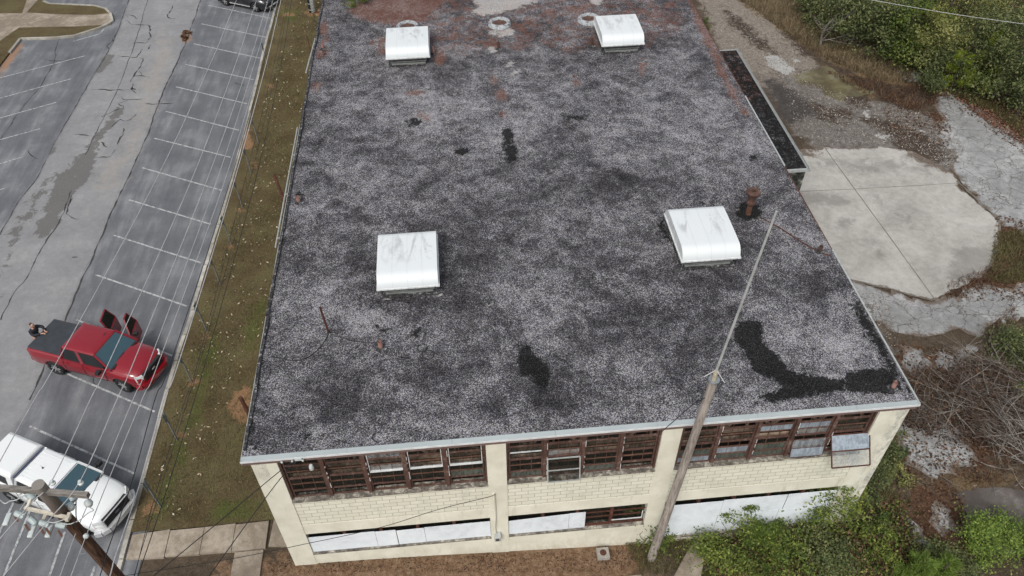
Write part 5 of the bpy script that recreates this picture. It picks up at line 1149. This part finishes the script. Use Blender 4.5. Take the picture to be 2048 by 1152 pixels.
for (u, v, lab) in ((156, 1057, 'grey insulator disc on the wire, the one nearer the pole top'), (172, 1072, 'grey insulator disc on the wire, the one lower down the pole')):
    q = G(u, v, 9.9); mb = MB(); mb.lathe(q, [(0, -.05), (.05, -.04), (.065, 0), (.05, .04), (0, .05)], 12, axis='y'); tag(mb.build('wire_insulator', PORC, None, True), lab, 'insulator')
SP = G(589, 914, 6.42)
fp = Vector((-5.25, WY-.06, 6.4))
for pts, z, lab in (([(560,942),(440,1042),(308,1151)], 7.2, 'black service cable from the facade corner down to the near pole, upper of two'), ([(560,958),(490,1052),(419,1151)], 7.0, 'black service cable from the facade corner toward the bottom edge, lower of two')):
    W = [fp]+[G(u, v, 6.45+(z-6.45)*i/3) for i, (u, v) in enumerate(pts)]; W.append(W[-1]+(W[-1]-W[-2])*.6); tag(curve_tube('service_cable', W, .013, DKCABLE), lab, 'cable')
W = [Vector((.37, WY-.1, 3.65)), Vector((.22, WY-.2, 3.68)), G(880, 1018, 3.9), G(760, 1055, 4.1), G(610, 1088, 4.3), G(460, 1118, 4.6), G(270, 1148, 5.2), G(150, 1168, 5.8)]
tag(curve_tube('service_cable', W, .010, DKCABLE), 'thin dark cable sagging across the facade from the wall conduit', 'cable')
W = [G(1680, -12, 9), G(1744, 0, 9), G(1900, 27, 8.9), G(2048, 48, 9), G(2120, 58, 9)]
tag(curve_tube('overhead_wire', W, .011, WIREW), 'pale overhead wire crossing the treetops at the upper right', 'power line')
# ================================================================== vegetation
def leaf_quads(P, size, flat=.5, aspect=.5, r=None):
    """rhombic leaves at the points P"""
    r = r or rng; n = len(P)
    N = r.normal(size=(n, 3)); N[:, 2] = np.abs(N[:, 2])+flat; N /= np.linalg.norm(N, axis=1)[:, None]
    T = r.normal(size=(n, 3)); T -= N*(T*N).sum(1)[:, None]; T /= np.linalg.norm(T, axis=1)[:, None]+1e-9
    B = np.cross(N, T); s_ = (size*(.6+.8*r.random(n)))[:, None]
    V = np.stack([P-T*s_, P-B*s_*aspect+N*s_*.15, P+T*s_, P+B*s_*aspect+N*s_*.15], 1).reshape(-1, 3)
    return V, np.arange(4*n).reshape(n, 4)
def blades(P, h, w, lean, r=None):
    r = r or rng; n = len(P); a = r.random(n)*6.283; d = np.stack([np.cos(a), np.sin(a), np.zeros(n)], 1); hh = (h*(.5+r.random(n)))[:, None]
    l = (lean*r.random(n))[:, None]; p = np.stack([-d[:, 1], d[:, 0], d[:, 2]], 1)*w
    mid = P+d*hh*l*.35; mid[:, 2] += hh[:, 0]*.6; tip = P+d*hh*l; tip[:, 2] += hh[:, 0]*(1-.3*l[:, 0])
    V = np.stack([P-p, P+p, mid+p*.8, mid-p*.8, tip+p*.2, tip-p*.2], 1).reshape(-1, 3); i = np.arange(n)[:, None]*6
    return V, np.concatenate([i+np.array([0, 1, 2, 3]), i+np.array([3, 2, 4, 5])])
def tint_of(n, per, r=None): r = r or rng; return np.repeat(r.random(n), per)
LG = m_leaf('leaf_green', [(0.15, (0.029, 0.048, 0.016)), (0.4, (0.078, 0.119, 0.029)), (0.6, (0.156, 0.206, 0.042)), (0.85, (0.351, 0.362, 0.091))])
LD = m_leaf('leaf_dark_green', [(0.15, (0.030, 0.046, 0.021)), (0.42, (0.088, 0.118, 0.046)), (0.65, (0.169, 0.192, 0.076)), (0.9, (0.338, 0.318, 0.138))])
LY = m_leaf('leaf_yellow_green', [(0.2, (0.088, 0.103, 0.034)), (0.5, (0.209, 0.218, 0.072)), (0.8, (0.396, 0.380, 0.144)), (0.95, (0.462, 0.345, 0.144))])
LB = m_leaf('pine_needles_bright', [(0.2, (0.072, 0.114, 0.026)), (0.5, (0.180, 0.264, 0.054)), (0.85, (0.348, 0.444, 0.108))], .4)
LP = m_leaf('pine_needles_yellow', [(0.2, (0.127, 0.182, 0.014)), (0.5, (0.276, 0.351, 0.036)), (0.85, (0.437, 0.468, 0.060))], .4)
LR = m_leaf('leaf_dry_brown', [(.2, (.030, .017, .011)), (.45, (.085, .045, .028)), (.65, (.15, .085, .05)), (.9, (.30, .20, .125))], .2, .85)
LS = m_leaf('straw', [(.2, (.08, .06, .033)), (.5, (.19, .145, .085)), (.8, (.34, .27, .17))], .2, .85)
LGS = m_leaf('grass_blade', [(.2, (.06, .05, .024)), (.5, (.12, .105, .045)), (.8, (.19, .17, .075))], .25, .8)
LPALE = m_leaf('pale_leaf', [(.2, (.30, .24, .15)), (.6, (.50, .43, .31)), (.9, (.66, .60, .47))], .1, .8)
BARK = m_wood('bark', (.075, .06, .048), (.17, .145, .12), (4, 4, 1)); TWIG = m_wood('grey_twig', (.15, .135, .12), (.33, .305, .28), (3, 3, 3)); TWIGD = m_wood('dark_twig', (.075, .055, .044), (.19, .15, .125), (3, 3, 3))
def gz(x, y): return float(ground_z(x, y))
def branch(mb, p, d, L, r, depth, r_, tips=None, spread=.6, n=5):
    k = 4; pts = [Vector(p)]; dd = Vector(d).normalized()
    for i in range(k):
        dd = (dd+Vector((r_.gauss(0, .16), r_.gauss(0, .16), r_.gauss(.03, .1)))).normalized(); pts.append(pts[-1]+dd*L/k)
    mb.tube(pts, [r*(1-.55*i/k) for i in range(k+1)], n, cap=False)
    if tips is not None: tips.append(pts[-1]); tips.append(pts[2])
    if depth > 0:
        for j in range(r_.choice([2, 3, 3])):
            q = pts[r_.choice([1, 2, 3, 4])]; nd = (dd+Vector((r_.gauss(0, spread), r_.gauss(0, spread), r_.gauss(.1, spread*.6)))).normalized()
            branch(mb, q, nd, L*r_.uniform(.55, .8), r*.5, depth-1, r_, tips, spread, max(3, n-1))
def plant(name, label, cat, loc, h, rad, nleaf, size, leafm, seed, trunk=.05, stems=1, depth=2, group=None, leafy=True, flat=.35, aspect=.5, barkm=None, squash=1.0, sigma=.22, base=.25):
    r_ = random.Random(seed); nr = np.random.default_rng(seed); t = thing(name, label, cat, loc, r_.uniform(0, 6), group)
    tips = []; mb = MB()
    for s_ in range(stems):
        a = r_.uniform(0, 6.28); sp = 0 if stems == 1 else r_.uniform(.1, .6)
        d = Vector((math.cos(a)*sp, math.sin(a)*sp, 1)); branch(mb, (math.cos(a)*.08*(stems > 1), math.sin(a)*.08*(stems > 1), -.1), d, h*(.62 if depth else .95), trunk/(1 if stems == 1 else 1.6), depth, r_, tips, .62 if rad/h > .35 else .4)
    mb.build('trunk' if stems == 1 else 'stem', barkm or BARK, t, True)
    if leafy:
        T = np.array([list(p) for p in tips]); mx = np.abs(T[:, :2]).max()+1e-6; k = max(6, int(nleaf/110))
        a = nr.random(k)*6.283; rr = np.sqrt(nr.random(k)); z = base+(1-base)*nr.random(k)**.8
        env = np.sqrt(np.clip(1-((z-.45)/.62)**2, .05, 1)); E = np.stack([np.cos(a)*rr*rad*env, np.sin(a)*rr*rad*env, z*h*squash], 1)
        T2 = T[nr.integers(0, len(T), k//2+2)]; T2[:, :2] *= min(1.2, rad/mx); T2 = T2[T2[:, 2] > base*h*.6]
        cl = np.concatenate([E, T2]) if len(T2) else E; wgt = nr.random(len(cl))**1.5+.15; wgt /= wgt.sum()
        ci = nr.choice(len(cl), nleaf, p=wgt); sg = rad*sigma*(.5+nr.random(len(cl)))[ci]
        P = cl[ci]+nr.normal(size=(nleaf, 3))*(sg*.82)[:, None]*np.array([1, 1, .6]); P[:, 2] = np.maximum(P[:, 2], .04)
        V, F_ = leaf_quads(P, size, flat, aspect, nr); ct = nr.random(len(cl))*.5
        np_mesh('crown' if stems == 1 else 'foliage', V, F_, leafm, t, {'tint': np.repeat(np.clip(ct[ci]+nr.random(nleaf)*.55, 0, 1), 4)})
    return t
def gl(u, v, zc=0.0, base=None):
    q = G(u, v, zc if base is None else base); return (q.x, q.y, gz(q.x, q.y))
def pine(label, loc, h, rad, m, seed, n=2600, cat='pine tree', group=None):
    """whorls of upswept branches carrying tufts of long needles"""
    r_ = random.Random(seed); nr = np.random.default_rng(seed); t = thing('pine_tree', label, cat, loc, r_.uniform(0, 6), group); mb = MB(); P = []; D = []
    mb.tube([(0, 0, -.1), (0, 0, h*.5), (0, 0, h)], [h*.018+.015, h*.012+.01, .01], 8)
    for k in range(int(6+h*2)):
        z = h*(.15+.8*k/(6+h*2)); L = rad*(1-.75*(z/h))*r_.uniform(.75, 1.15)
        for j in range(4):
            a = r_.uniform(0, 6.28); p = Vector((0, 0, z)); q = p+Vector((math.cos(a)*L, math.sin(a)*L, L*.35)); mb.tube([p, q], [.014, .006], 4, cap=False)
            for s_ in np.linspace(.35, 1, 5): P.append(list(p.lerp(q, s_))); D.append([math.cos(a)*.6, math.sin(a)*.6, .7])
    P.append([0, 0, h]); D.append([0, 0, 1]); mb.build('trunk', BARK, t, True)
    P = np.array(P); D = np.array(D); i = nr.integers(0, len(P), n); d = D[i]+nr.normal(size=(n, 3))*.55; d /= np.linalg.norm(d, axis=1)[:, None]; ln = (.14+.12*nr.random(n))[:, None]*(1.0 if h > 1.2 else .7)
    s_ = np.cross(d, nr.normal(size=(n, 3))); s_ /= np.linalg.norm(s_, axis=1)[:, None]; s_ *= .009; b = P[i]+nr.normal(size=(n, 3))*.03
    V = np.stack([b-s_, b+s_, b+d*ln+s_*.5, b+d*ln-s_*.5], 1).reshape(-1, 3)
    ct = nr.random(len(P))*.5; np_mesh('crown', V, np.arange(4*n).reshape(n, 4), m, t, {'tint': np.repeat(np.clip(ct[i]+nr.random(n)*.5, 0, 1), 4)}); return t
def scatter(polys, n, z, seed=0):
    """n random ground points inside outlines given in the photograph"""
    nr = np.random.default_rng(seed); out = []
    W = [[G(u, v, z) for u, v in p] for p in polys]; ar = [abs(sum(a.x*b.y-b.x*a.y for a, b in zip(w_, w_[1:]+w_[:1])))/2 for w_ in W]; tot = sum(ar)
    for w_, a_ in zip(W, ar):
        m_ = int(n*a_/tot); xs = np.array([p.x for p in w_]); ys = np.array([p.y for p in w_]); got = np.zeros((0, 2))
        while len(got) < m_:
            c = np.stack([nr.uniform(xs.min(), xs.max(), m_*2), nr.uniform(ys.min(), ys.max(), m_*2)], 1)
            # denser in patches
            k = .5+.5*np.sin(c[:, 0]*1.9+np.sin(c[:, 1]*1.3)*2)*np.sin(c[:, 1]*2.3+c[:, 0]*.7); c = c[nr.random(len(c)) < .25+.75*k]
            got = np.concatenate([got, c[sdf(c[:, 0], c[:, 1], w_) > 0]])
        out.append(got[:m_])
    P = np.concatenate(out); return np.column_stack([P, ground_z(P[:, 0], P[:, 1])])
def stuff(name, label, cat, V, F_, m, per):
    n = len(V)//per; o = np_mesh(name, V, F_, m, None, {'tint': np.repeat(rng.random(n), per)}); return tag(o, label, cat, None, 'stuff')
# ---- ground cover
P = scatter([[(1440,-20),(1640,-25),(1720,60),(1800,120),(1830,165),(1760,165),(1650,118),(1590,80),(1500,15)]], 16000, GR, 1)
V, F_ = blades(P, .42, .011, 1.3); stuff('dry_grass', 'tall dry straw-coloured grass between the dirt track and the trees', 'grass', V, F_, LS, 6)
P = scatter([[(1640,140),(1800,170),(1880,205),(1830,225),(1740,195)], [(1830,740),(1895,735),(1905,790),(1860,805),(1835,780)], [(1920,958),(2010,942),(2012,968),(1930,975)], [(1895,568),(1960,540),(2040,500),(2048,520),(1960,580),(1880,606)], [(1998,650),(2020,600),(2035,640)]], 3000, GR, 2)
V, F_ = blades(P, .26, .010, 1.5); stuff('brown_weeds', 'brown dried weeds growing along the paving edges of the yard', 'weeds', V, F_, LR, 6)
P = scatter([[(1990,470),(2060,460),(2060,560),(2010,570),(1975,560)], [(1835,160),(1960,190),(2060,260),(2060,290),(1990,230),(1900,190)], [(1250,1090),(1310,1075),(1400,1060),(1410,1080),(1380,1120),(1330,1152),(1280,1152)], [(1660,1000),(1760,930),(1800,1000),(1790,1080),(1880,1152),(1700,1152)]], 11000, GR, 3)
V, F_ = blades(P, .22, .010, 1.4); stuff('green_weeds', 'low green weeds and grass in patches across the yard', 'weeds', V, F_, LGS, 6)
lit = [[(1830,120),(2060,210),(2060,320),(1950,240),(1850,170)], [(1860,225),(1885,225),(1905,265),(1880,262)], [(1790,690),(1900,700),(2048,690),(2048,950),(1900,960),(1800,900)], [(1780,900),(1900,960),(1960,1100),(1850,1130),(1760,1000)], [(1990,430),(2048,440),(2048,600),(1870,608),(1980,540)],
       [(1750,180),(1900,230),(1900,300),(1780,260)], [(1975,650),(2048,640),(2048,690),(1980,690)], [(1895,990),(1925,985),(1975,1095),(1945,1100)], [(1640,-10),(2048,-10),(2048,200),(1900,130),(1750,100)]]
P = scatter(lit, 15000, GR, 4); P[:, 2] += .03+rng.random(len(P))*.04
V, F_ = leaf_quads(P, .055, 1.5, .55); stuff('dead_leaves', 'rust-brown dead leaves littering the yard and its paving joints', 'leaf litter', V, F_, LR, 4)
P = scatter([[(600,0),(640,0),(615,250),(560,520),(520,760),(500,700),(380,1040),(290,1040),(400,640),(470,430),(530,200)]], 420, .1, 5); P[:, 2] = .15; V, F_ = leaf_quads(P, .058, 2.5, .45); stuff('pale_fallen_leaves', 'pale fallen leaves scattered over the lawn strip', 'leaf litter', V, F_, LPALE, 4)
P = scatter([[(600,0),(640,0),(615,250),(560,520),(520,760),(505,900),(540,1040),(280,1045),(330,860),(400,640),(470,430),(530,200)]], 14000, .1, 6); P[:, 2] = .1
V, F_ = blades(P, .09, .011, 1.2); stuff('lawn_grass', 'short brown-green grass of the lawn strip', 'grass', V, F_, LGS, 6)
P = scatter([[(370,62),(384,66),(382,78),(366,84),(360,76)]], 60, 0, 8); P[:, 2] = .06; V, F_ = leaf_quads(P, .16, .8, .5); stuff('leaf_debris', 'dark heap of leaves and mud in the far pothole of the lot', 'debris', V, F_, LR, 4)
P = scatter([[(540,1128),(990,1102),(1250,1086),(1290,1100),(1240,1130),(1000,1140),(540,1152)]], 1800, -.2, 9); P[:, 2] += .015; V, F_ = leaf_quads(P, .028, 2, .6); stuff('clay_debris', 'small leaves and chips on the bare orange clay below the facade', 'debris', V, F_, LR, 4)
P = scatter([[(1830,118),(1900,130),(2060,212),(2060,300),(1980,250),(1900,190),(1840,165)]], 6500, GR, 17); P[:, 2] += .03+rng.random(len(P))*.05
V, F_ = leaf_quads(P, .06, 1.5, .55); stuff('russet_leaf_band', 'russet band of fallen leaves along the foot of the wood', 'leaf litter', V, F_, m_leaf('russet_leaf', [(.2, (.06, .028, .018)), (.5, (.17, .080, .05)), (.85, (.34, .20, .14))], .15, .85), 4)
P = scatter([[(1560,150),(1640,170),(1720,200),(1800,215),(1880,245),(1930,300),(1900,335),(1830,300),(1770,288),(1650,290),(1600,280),(1580,230)], [(1400,0),(1490,0),(1560,60),(1640,130),(1590,160),(1520,150),(1440,95)], [(1690,565),(1760,590),(1790,640),(1790,700),(1750,690)]], 9000, GR, 18); P[:, 2] += .015
V, F_ = leaf_quads(P, .035, 3, .8); stuff('loose_stones', 'loose grey and tan stones scattered over the dirt track and yard', 'stones', V, F_, m_leaf('stone_chip', [(.2, (.06, .05, .042)), (.5, (.22, .195, .17)), (.85, (.46, .43, .39))], .0, .9), 4)
# ---- brush pile
def brush(poly, n, seed, zmax, lens, r0, m):
    r_ = random.Random(seed); P = scatter([poly], n, GR, seed); mb = MB()
    for p in P:
        a = r_.gauss(1.9, .8); el = r_.gauss(.05, .25); L = r_.uniform(*lens); z = GR+r_.uniform(.1, zmax)
        d = Vector((math.cos(a)*math.cos(el), math.sin(a)*math.cos(el), math.sin(el))); c = Vector((p[0], p[1], z)); pts = [c-d*L/2]
        for i in range(5): d = (d+Vector((r_.gauss(0, .13), r_.gauss(0, .13), r_.gauss(0, .07)))).normalized(); pts.append(pts[-1]+d*L/5)
        pts = [Vector((q.x, q.y, max(GR+.03, q.z))) for q in pts]; r = r0*r_.uniform(.4, 1.3); mb.tube(pts, [r*(1-.14*i) for i in range(6)], 4, cap=False)
        for j in range(r_.randint(1, 3)):
            q = pts[r_.randint(1, 4)]; e = (d+Vector((r_.gauss(0, .6), r_.gauss(0, .6), r_.gauss(.1, .25)))).normalized(); mb.tube([q, q+e*L*.18, q+e*L*.3+Vector((r_.gauss(0, .06), r_.gauss(0, .06), 0))], [r*.6, r*.4, r*.2], 3, cap=False)
    return mb
t = thing('brush_pile', 'big heap of cut grey branches beside the right building corner', 'brush pile', (0, 0, 0))
brush([(1830,740),(1960,700),(2048,715),(2090,800),(2080,900),(2010,930),(1950,870),(1850,860),(1800,800)], 120, 11, 1.1, (1.0, 3.0), .016, TWIG).build('branches', TWIG, t)
brush([(1800,760),(1960,730),(2080,760),(2080,900),(1900,890),(1800,850)], 700, 12, 1.0, (.6, 2.2), .010, TWIG).build('branches', TWIGD, t)
brush([(1980,810),(2090,820),(2090,930),(2020,940),(1975,890)], 90, 13, 1.2, (1.2, 2.8), .020, TWIG).build('branches', TWIG, t)
P = scatter([[(1790,750),(1900,730),(1990,760),(1970,860),(1860,880),(1800,840)]], 900, GR, 14); P[:, 2] += rng.random(len(P))*1.2; V, F_ = leaf_quads(P, .07, -.3, .35); np_mesh('dry_leaves', V, F_, LR, t, {'tint': tint_of(len(P), 4)})
P = scatter([[(1800,760),(1960,730),(2080,740),(2090,910),(1900,890),(1800,850)]], 5000, GR, 15); P[:, 2] += rng.random(len(P))*.35; V, F_ = leaf_quads(P, .06, .6, .5); np_mesh('leaf_mulch', V, F_, m_leaf('dark_mulch', [(.2, (.02, .012, .008)), (.6, (.06, .035, .022)), (.9, (.14, .08, .05))], .1), t, {'tint': tint_of(len(P), 4)})
mb = brush([(1870,960),(2048,930),(2048,990),(1900,990)], 8, 16, .15, (.6, 1.6), .018, TWIG); tag(mb.build('fallen_branches', TWIG), 'loose pale sticks lying between the brush pile and the dark asphalt pad', 'branches', None, 'stuff')
# ---- shrubs along the front and in the yard
def SH(label, u, v, h, rad, n, size, m, seed, stems=6, depth=1, cat='shrub', **k):
    return plant('shrub', label, cat, gl(u, v, GR), h, rad, n, size, m, seed, .03, stems, depth, **k)
SH('leggy green shrub at the foot of the leaning wooden pole', 1290, 1082, 1.6, .95, 1900, .05, LG, 21)
SH('shrub reaching highest against the white boards right of the wooden pole', 1462, 1068, 2.1, .85, 2300, .05, LG, 22, base=.2)
SH('tall airy shrub in front of the right end of the white boards', 1640, 1040, 2.9, 1.35, 4200, .052, LG, 23, stems=8, sigma=.2)
SH('shrub hugging the right front corner of the cream building', 1725, 985, 1.9, 1.0, 2600, .05, LD, 24)
SH('dark ivy-like shrub climbing beside the right corner pilaster', 1760, 900, 1.0, 1.0, 2600, .05, LD, 25, base=.05)
SH('small yellow-leaved shrub beside the building corner', 1790, 960, .7, .5, 700, .05, LY, 26)
SH('wide low green shrub between the grey path and the boards', 1440, 1125, 1.2, 1.1, 3200, .05, LG, 27, base=.1)
SH('mixed green shrub in the middle of the front thicket', 1545, 1120, 1.3, 1.15, 3200, .052, LG, 28, base=.1)
SH('dark shrub in the right part of the front thicket', 1650, 1130, 1.3, 1.1, 3000, .052, LD, 29, base=.1)
SH('sparse shrub at the right end of the front thicket', 1745, 1095, 1.2, .9, 1800, .05, LG, 30, base=.1)
SH('thin dark shrub beside the small pale paving patch', 1835, 1125, 1.0, .7, 1200, .05, LD, 31)
SH('dense round green bush above the brush pile at the right edge', 2025, 715, 1.3, 1.15, 5200, .05, LD, 32, base=.05, sigma=.3)
SH('green weed bush under the brush pile at the right edge', 2035, 790, .6, .5, 800, .05, LG, 33)
SH('bushy pale green sapling at the bottom right', 1960, 1112, 1.9, .95, 4800, .045, LB, 34, base=.15, sigma=.28)
SH('bushy pale green sapling cut by the right edge of the frame', 2040, 1115, 2.1, .95, 4200, .045, LB, 35, base=.15, sigma=.28)
SH('small pale green seedling beside the dark asphalt pad', 1990, 1062, .9, .5, 1500, .045, LB, 36, base=.15)
SH('dark green shrub behind the pine saplings at the bottom edge', 1900, 1160, 1.2, .8, 2600, .05, LD, 37, base=.1)
for lab, u, v, h, rd, sd, mm in (('bright green pine sapling in the front thicket', 1510, 1098, 1.3, .45, 41, LB), ('second bright green pine sapling in the front thicket, right of the other', 1535, 1088, 1.2, .4, 42, LB),
                         ('bright yellow-green pine sapling at the bottom edge', 1815, 1165, 1.8, .75, 43, LB), ('bright yellow-green pine sapling at the bottom edge, right of its twin', 1865, 1168, 1.7, .7, 44, LB)):
    pine(lab, gl(u, v, GR), h, rd, mm, sd, 3200, 'pine sapling')
q = G(1790, 690, GR); plant('sapling', 'bare leafless sapling rising beside the right roof edge', 'sapling', (q.x, q.y, GR), 2.2, .8, 0, 0, None, 45, .025, 1, 2, leafy=False, barkm=TWIGD)
P = scatter([[(1420,1085),(1500,1060),(1600,1060),(1700,1020),(1790,1010),(1830,1080),(1860,1160),(1420,1160)]], 11000, GR, 50); P[:, 2] += rng.random(len(P))*.55
V, F_ = leaf_quads(P, .05, .6, .5); stuff('undergrowth', 'tangled green and brown undergrowth of the front thicket', 'undergrowth', V, F_, LG, 4)
P = scatter([[(1420,1085),(1500,1060),(1700,1030),(1790,1010),(1860,1160),(1420,1160)]], 7000, GR, 51); P[:, 2] += rng.random(len(P))*.7
V, F_ = leaf_quads(P, .05, .6, .5); stuff('withered_undergrowth', 'withered brown vines among the front thicket', 'undergrowth', V, F_, LR, 4)
# ---- trees at the edge of the wood
def TR(label, u, v, h, rad, n, size, m, seed, cat='tree', name='tree', depth=2, **k):
    n = int(n*.72)
    q = G(u, v, GR+h*.45); return plant(name, label, cat, (q.x, q.y, GR), h, rad, n, size, m, seed, .07+h*.006, 1, depth, **k)
W_ = 'trees at the edge of the wood'
TR('dark green tree at the left end of the wood, beside bare grey limbs', 1705, 35, 4.5, 2.3, 9000, .085, LD, 61, group=W_, base=.08)
TR('dark green tree second from the left end of the wood', 1770, 60, 4.2, 2.2, 9000, .085, LD, 62, group=W_, base=.08)
TR('green tree under the brown-leaved crown at the top edge', 1835, 75, 4.2, 2.2, 8000, .085, LG, 63, group=W_, base=.08)
TR('russet-brown leaved tree at the top edge of the wood', 1800, 2, 4.5, 1.9, 4200, .10, LR, 64, group=W_)
TR('large airy yellow-green tree in the middle of the wood', 1905, 35, 6.5, 3.1, 8500, .085, LY, 65, group=W_, base=.25, sigma=.16)
TR('small airy yellow-green tree just in front of the large one', 1870, 110, 4.0, 2.0, 4200, .08, LY, 66, group=W_, sigma=.18)
TR('yellow-green tree cut off by the top edge near the right corner', 1975, 5, 6.0, 2.2, 4800, .09, LY, 67, group=W_, sigma=.18)
TR('low green tree beside the rust-red leaf litter', 1885, 145, 2.6, 1.7, 6000, .07, LD, 68, group=W_, base=.05)
TR('dark evergreen tree filling the right edge of the wood', 2030, 130, 5.5, 2.3, 11000, .085, LD, 69, group=W_, base=.05)
TR('dark evergreen tree at the lower right end of the wood', 2055, 190, 3.6, 1.9, 8000, .075, LD, 70, group=W_, base=.05)
TR('dark green tree behind the yellow-green sapling', 1960, 105, 4.4, 2.0, 7500, .08, LD, 71, group=W_, base=.08)
TR('light grey-green bush in front of the dark trees', 1790, 98, 1.9, 1.2, 4200, .06, LG, 72, cat='bush', name='bush', base=.1)
TR('green tree at the top left end of the wood', 1640, 2, 3.2, 1.9, 6000, .08, LD, 73, group=W_, base=.08)
TR('olive shrub at the foot of the airy yellow tree', 1835, 112, 2.0, 1.4, 4200, .06, LG, 74, cat='bush', name='bush', base=.08)
TR('small green bush on the edge of the leaf litter, right side', 1975, 175, 1.6, 1.1, 3000, .06, LG, 75, cat='bush', name='bush', base=.05)
for lab, u, v, h, rd, sd in (('vivid yellow-green pine sapling before the dark evergreen', 1985, 118, 4.2, 1.1, 76), ('low vivid yellow-green pine sapling before the leaf litter', 1915, 145, 2.6, 1.2, 77), ('slim vivid yellow pine sapling, highest of the vivid three', 1988, 60, 2.4, .6, 78)):
    q = G(u, v, GR+h*.5); pine(lab, (q.x, q.y, GR), h, rd, LP, sd, 5000, 'pine sapling')
for lab, u, v, h, sd in (('bare grey tree leaning over the left end of the wood', 1650, 60, 4.5, 81), ('bare grey tree spreading at the right edge of the wood', 2035, 75, 7.5, 82), ('slim bare tree between the dark green trees', 1772, 70, 3.8, 83), ('bare grey tree low at the right edge of the wood', 2000, 160, 4.0, 84)):
    q = G(u, v, GR+h*.3); t = thing('bare_tree', lab, 'bare tree', (q.x, q.y, GR), rnd.uniform(0, 6)); mb = MB(); branch(mb, (0, 0, -.1), (.25, .1, 1), h*.6, .06+h*.008, 3, random.Random(sd), None, .6); mb.build('trunk', TWIG, t, True)
P = scatter([[(1640,20),(1700,-20),(2200,-40),(2120,230),(1990,215),(1880,150),(1780,115),(1700,75)]], 16000, GR, 90); P[:, 2] += rng.random(len(P))**1.5*1.3
V, F_ = leaf_quads(P, .075, .6, .5); stuff('wood_undergrowth', 'green undergrowth filling the floor of the wood', 'undergrowth', V, F_, LD, 4)
P = scatter([[(1640,10),(1700,-20),(2200,-40),(2120,230),(1990,215),(1880,155),(1780,120),(1700,80)]], 11000, GR, 91); P[:, 2] += rng.random(len(P))*1.2
V, F_ = leaf_quads(P, .07, .6, .5); stuff('wood_brown_undergrowth', 'brown withered leaves among the undergrowth of the wood', 'undergrowth', V, F_, LR, 4)
# ---- pines overhanging the roof
q = G(712, -16, 7.3); pine('tall bright green pine whose tip shows over the far left roof', (q.x, q.y+.3, -.1), 8.3, 1.9, LB, 95, 9000)
q = G(1399, 22, 6.2); pine('dark green pine beside the far right roof edge', (q.x+.25, q.y, GR), 7.2, 1.1, LD, 96, 6000)
# ---- small ground fittings at the facade
q = G(1206, 1107, -.5); t = thing('drain_box', 'small square concrete drain box with a round lid in the clay below the facade', 'drain', (q.x, q.y, -.62))
mb = MB(); mb.box(-.22, .22, -.2, .2, 0, .2); mb.build('box', KERB, t, bevel=.02); mb = MB(); mb.lathe((0, 0, .2), [(0, .012), (.1, .012), (.12, 0)], 16); mb.build('lid', RUSTD, t)
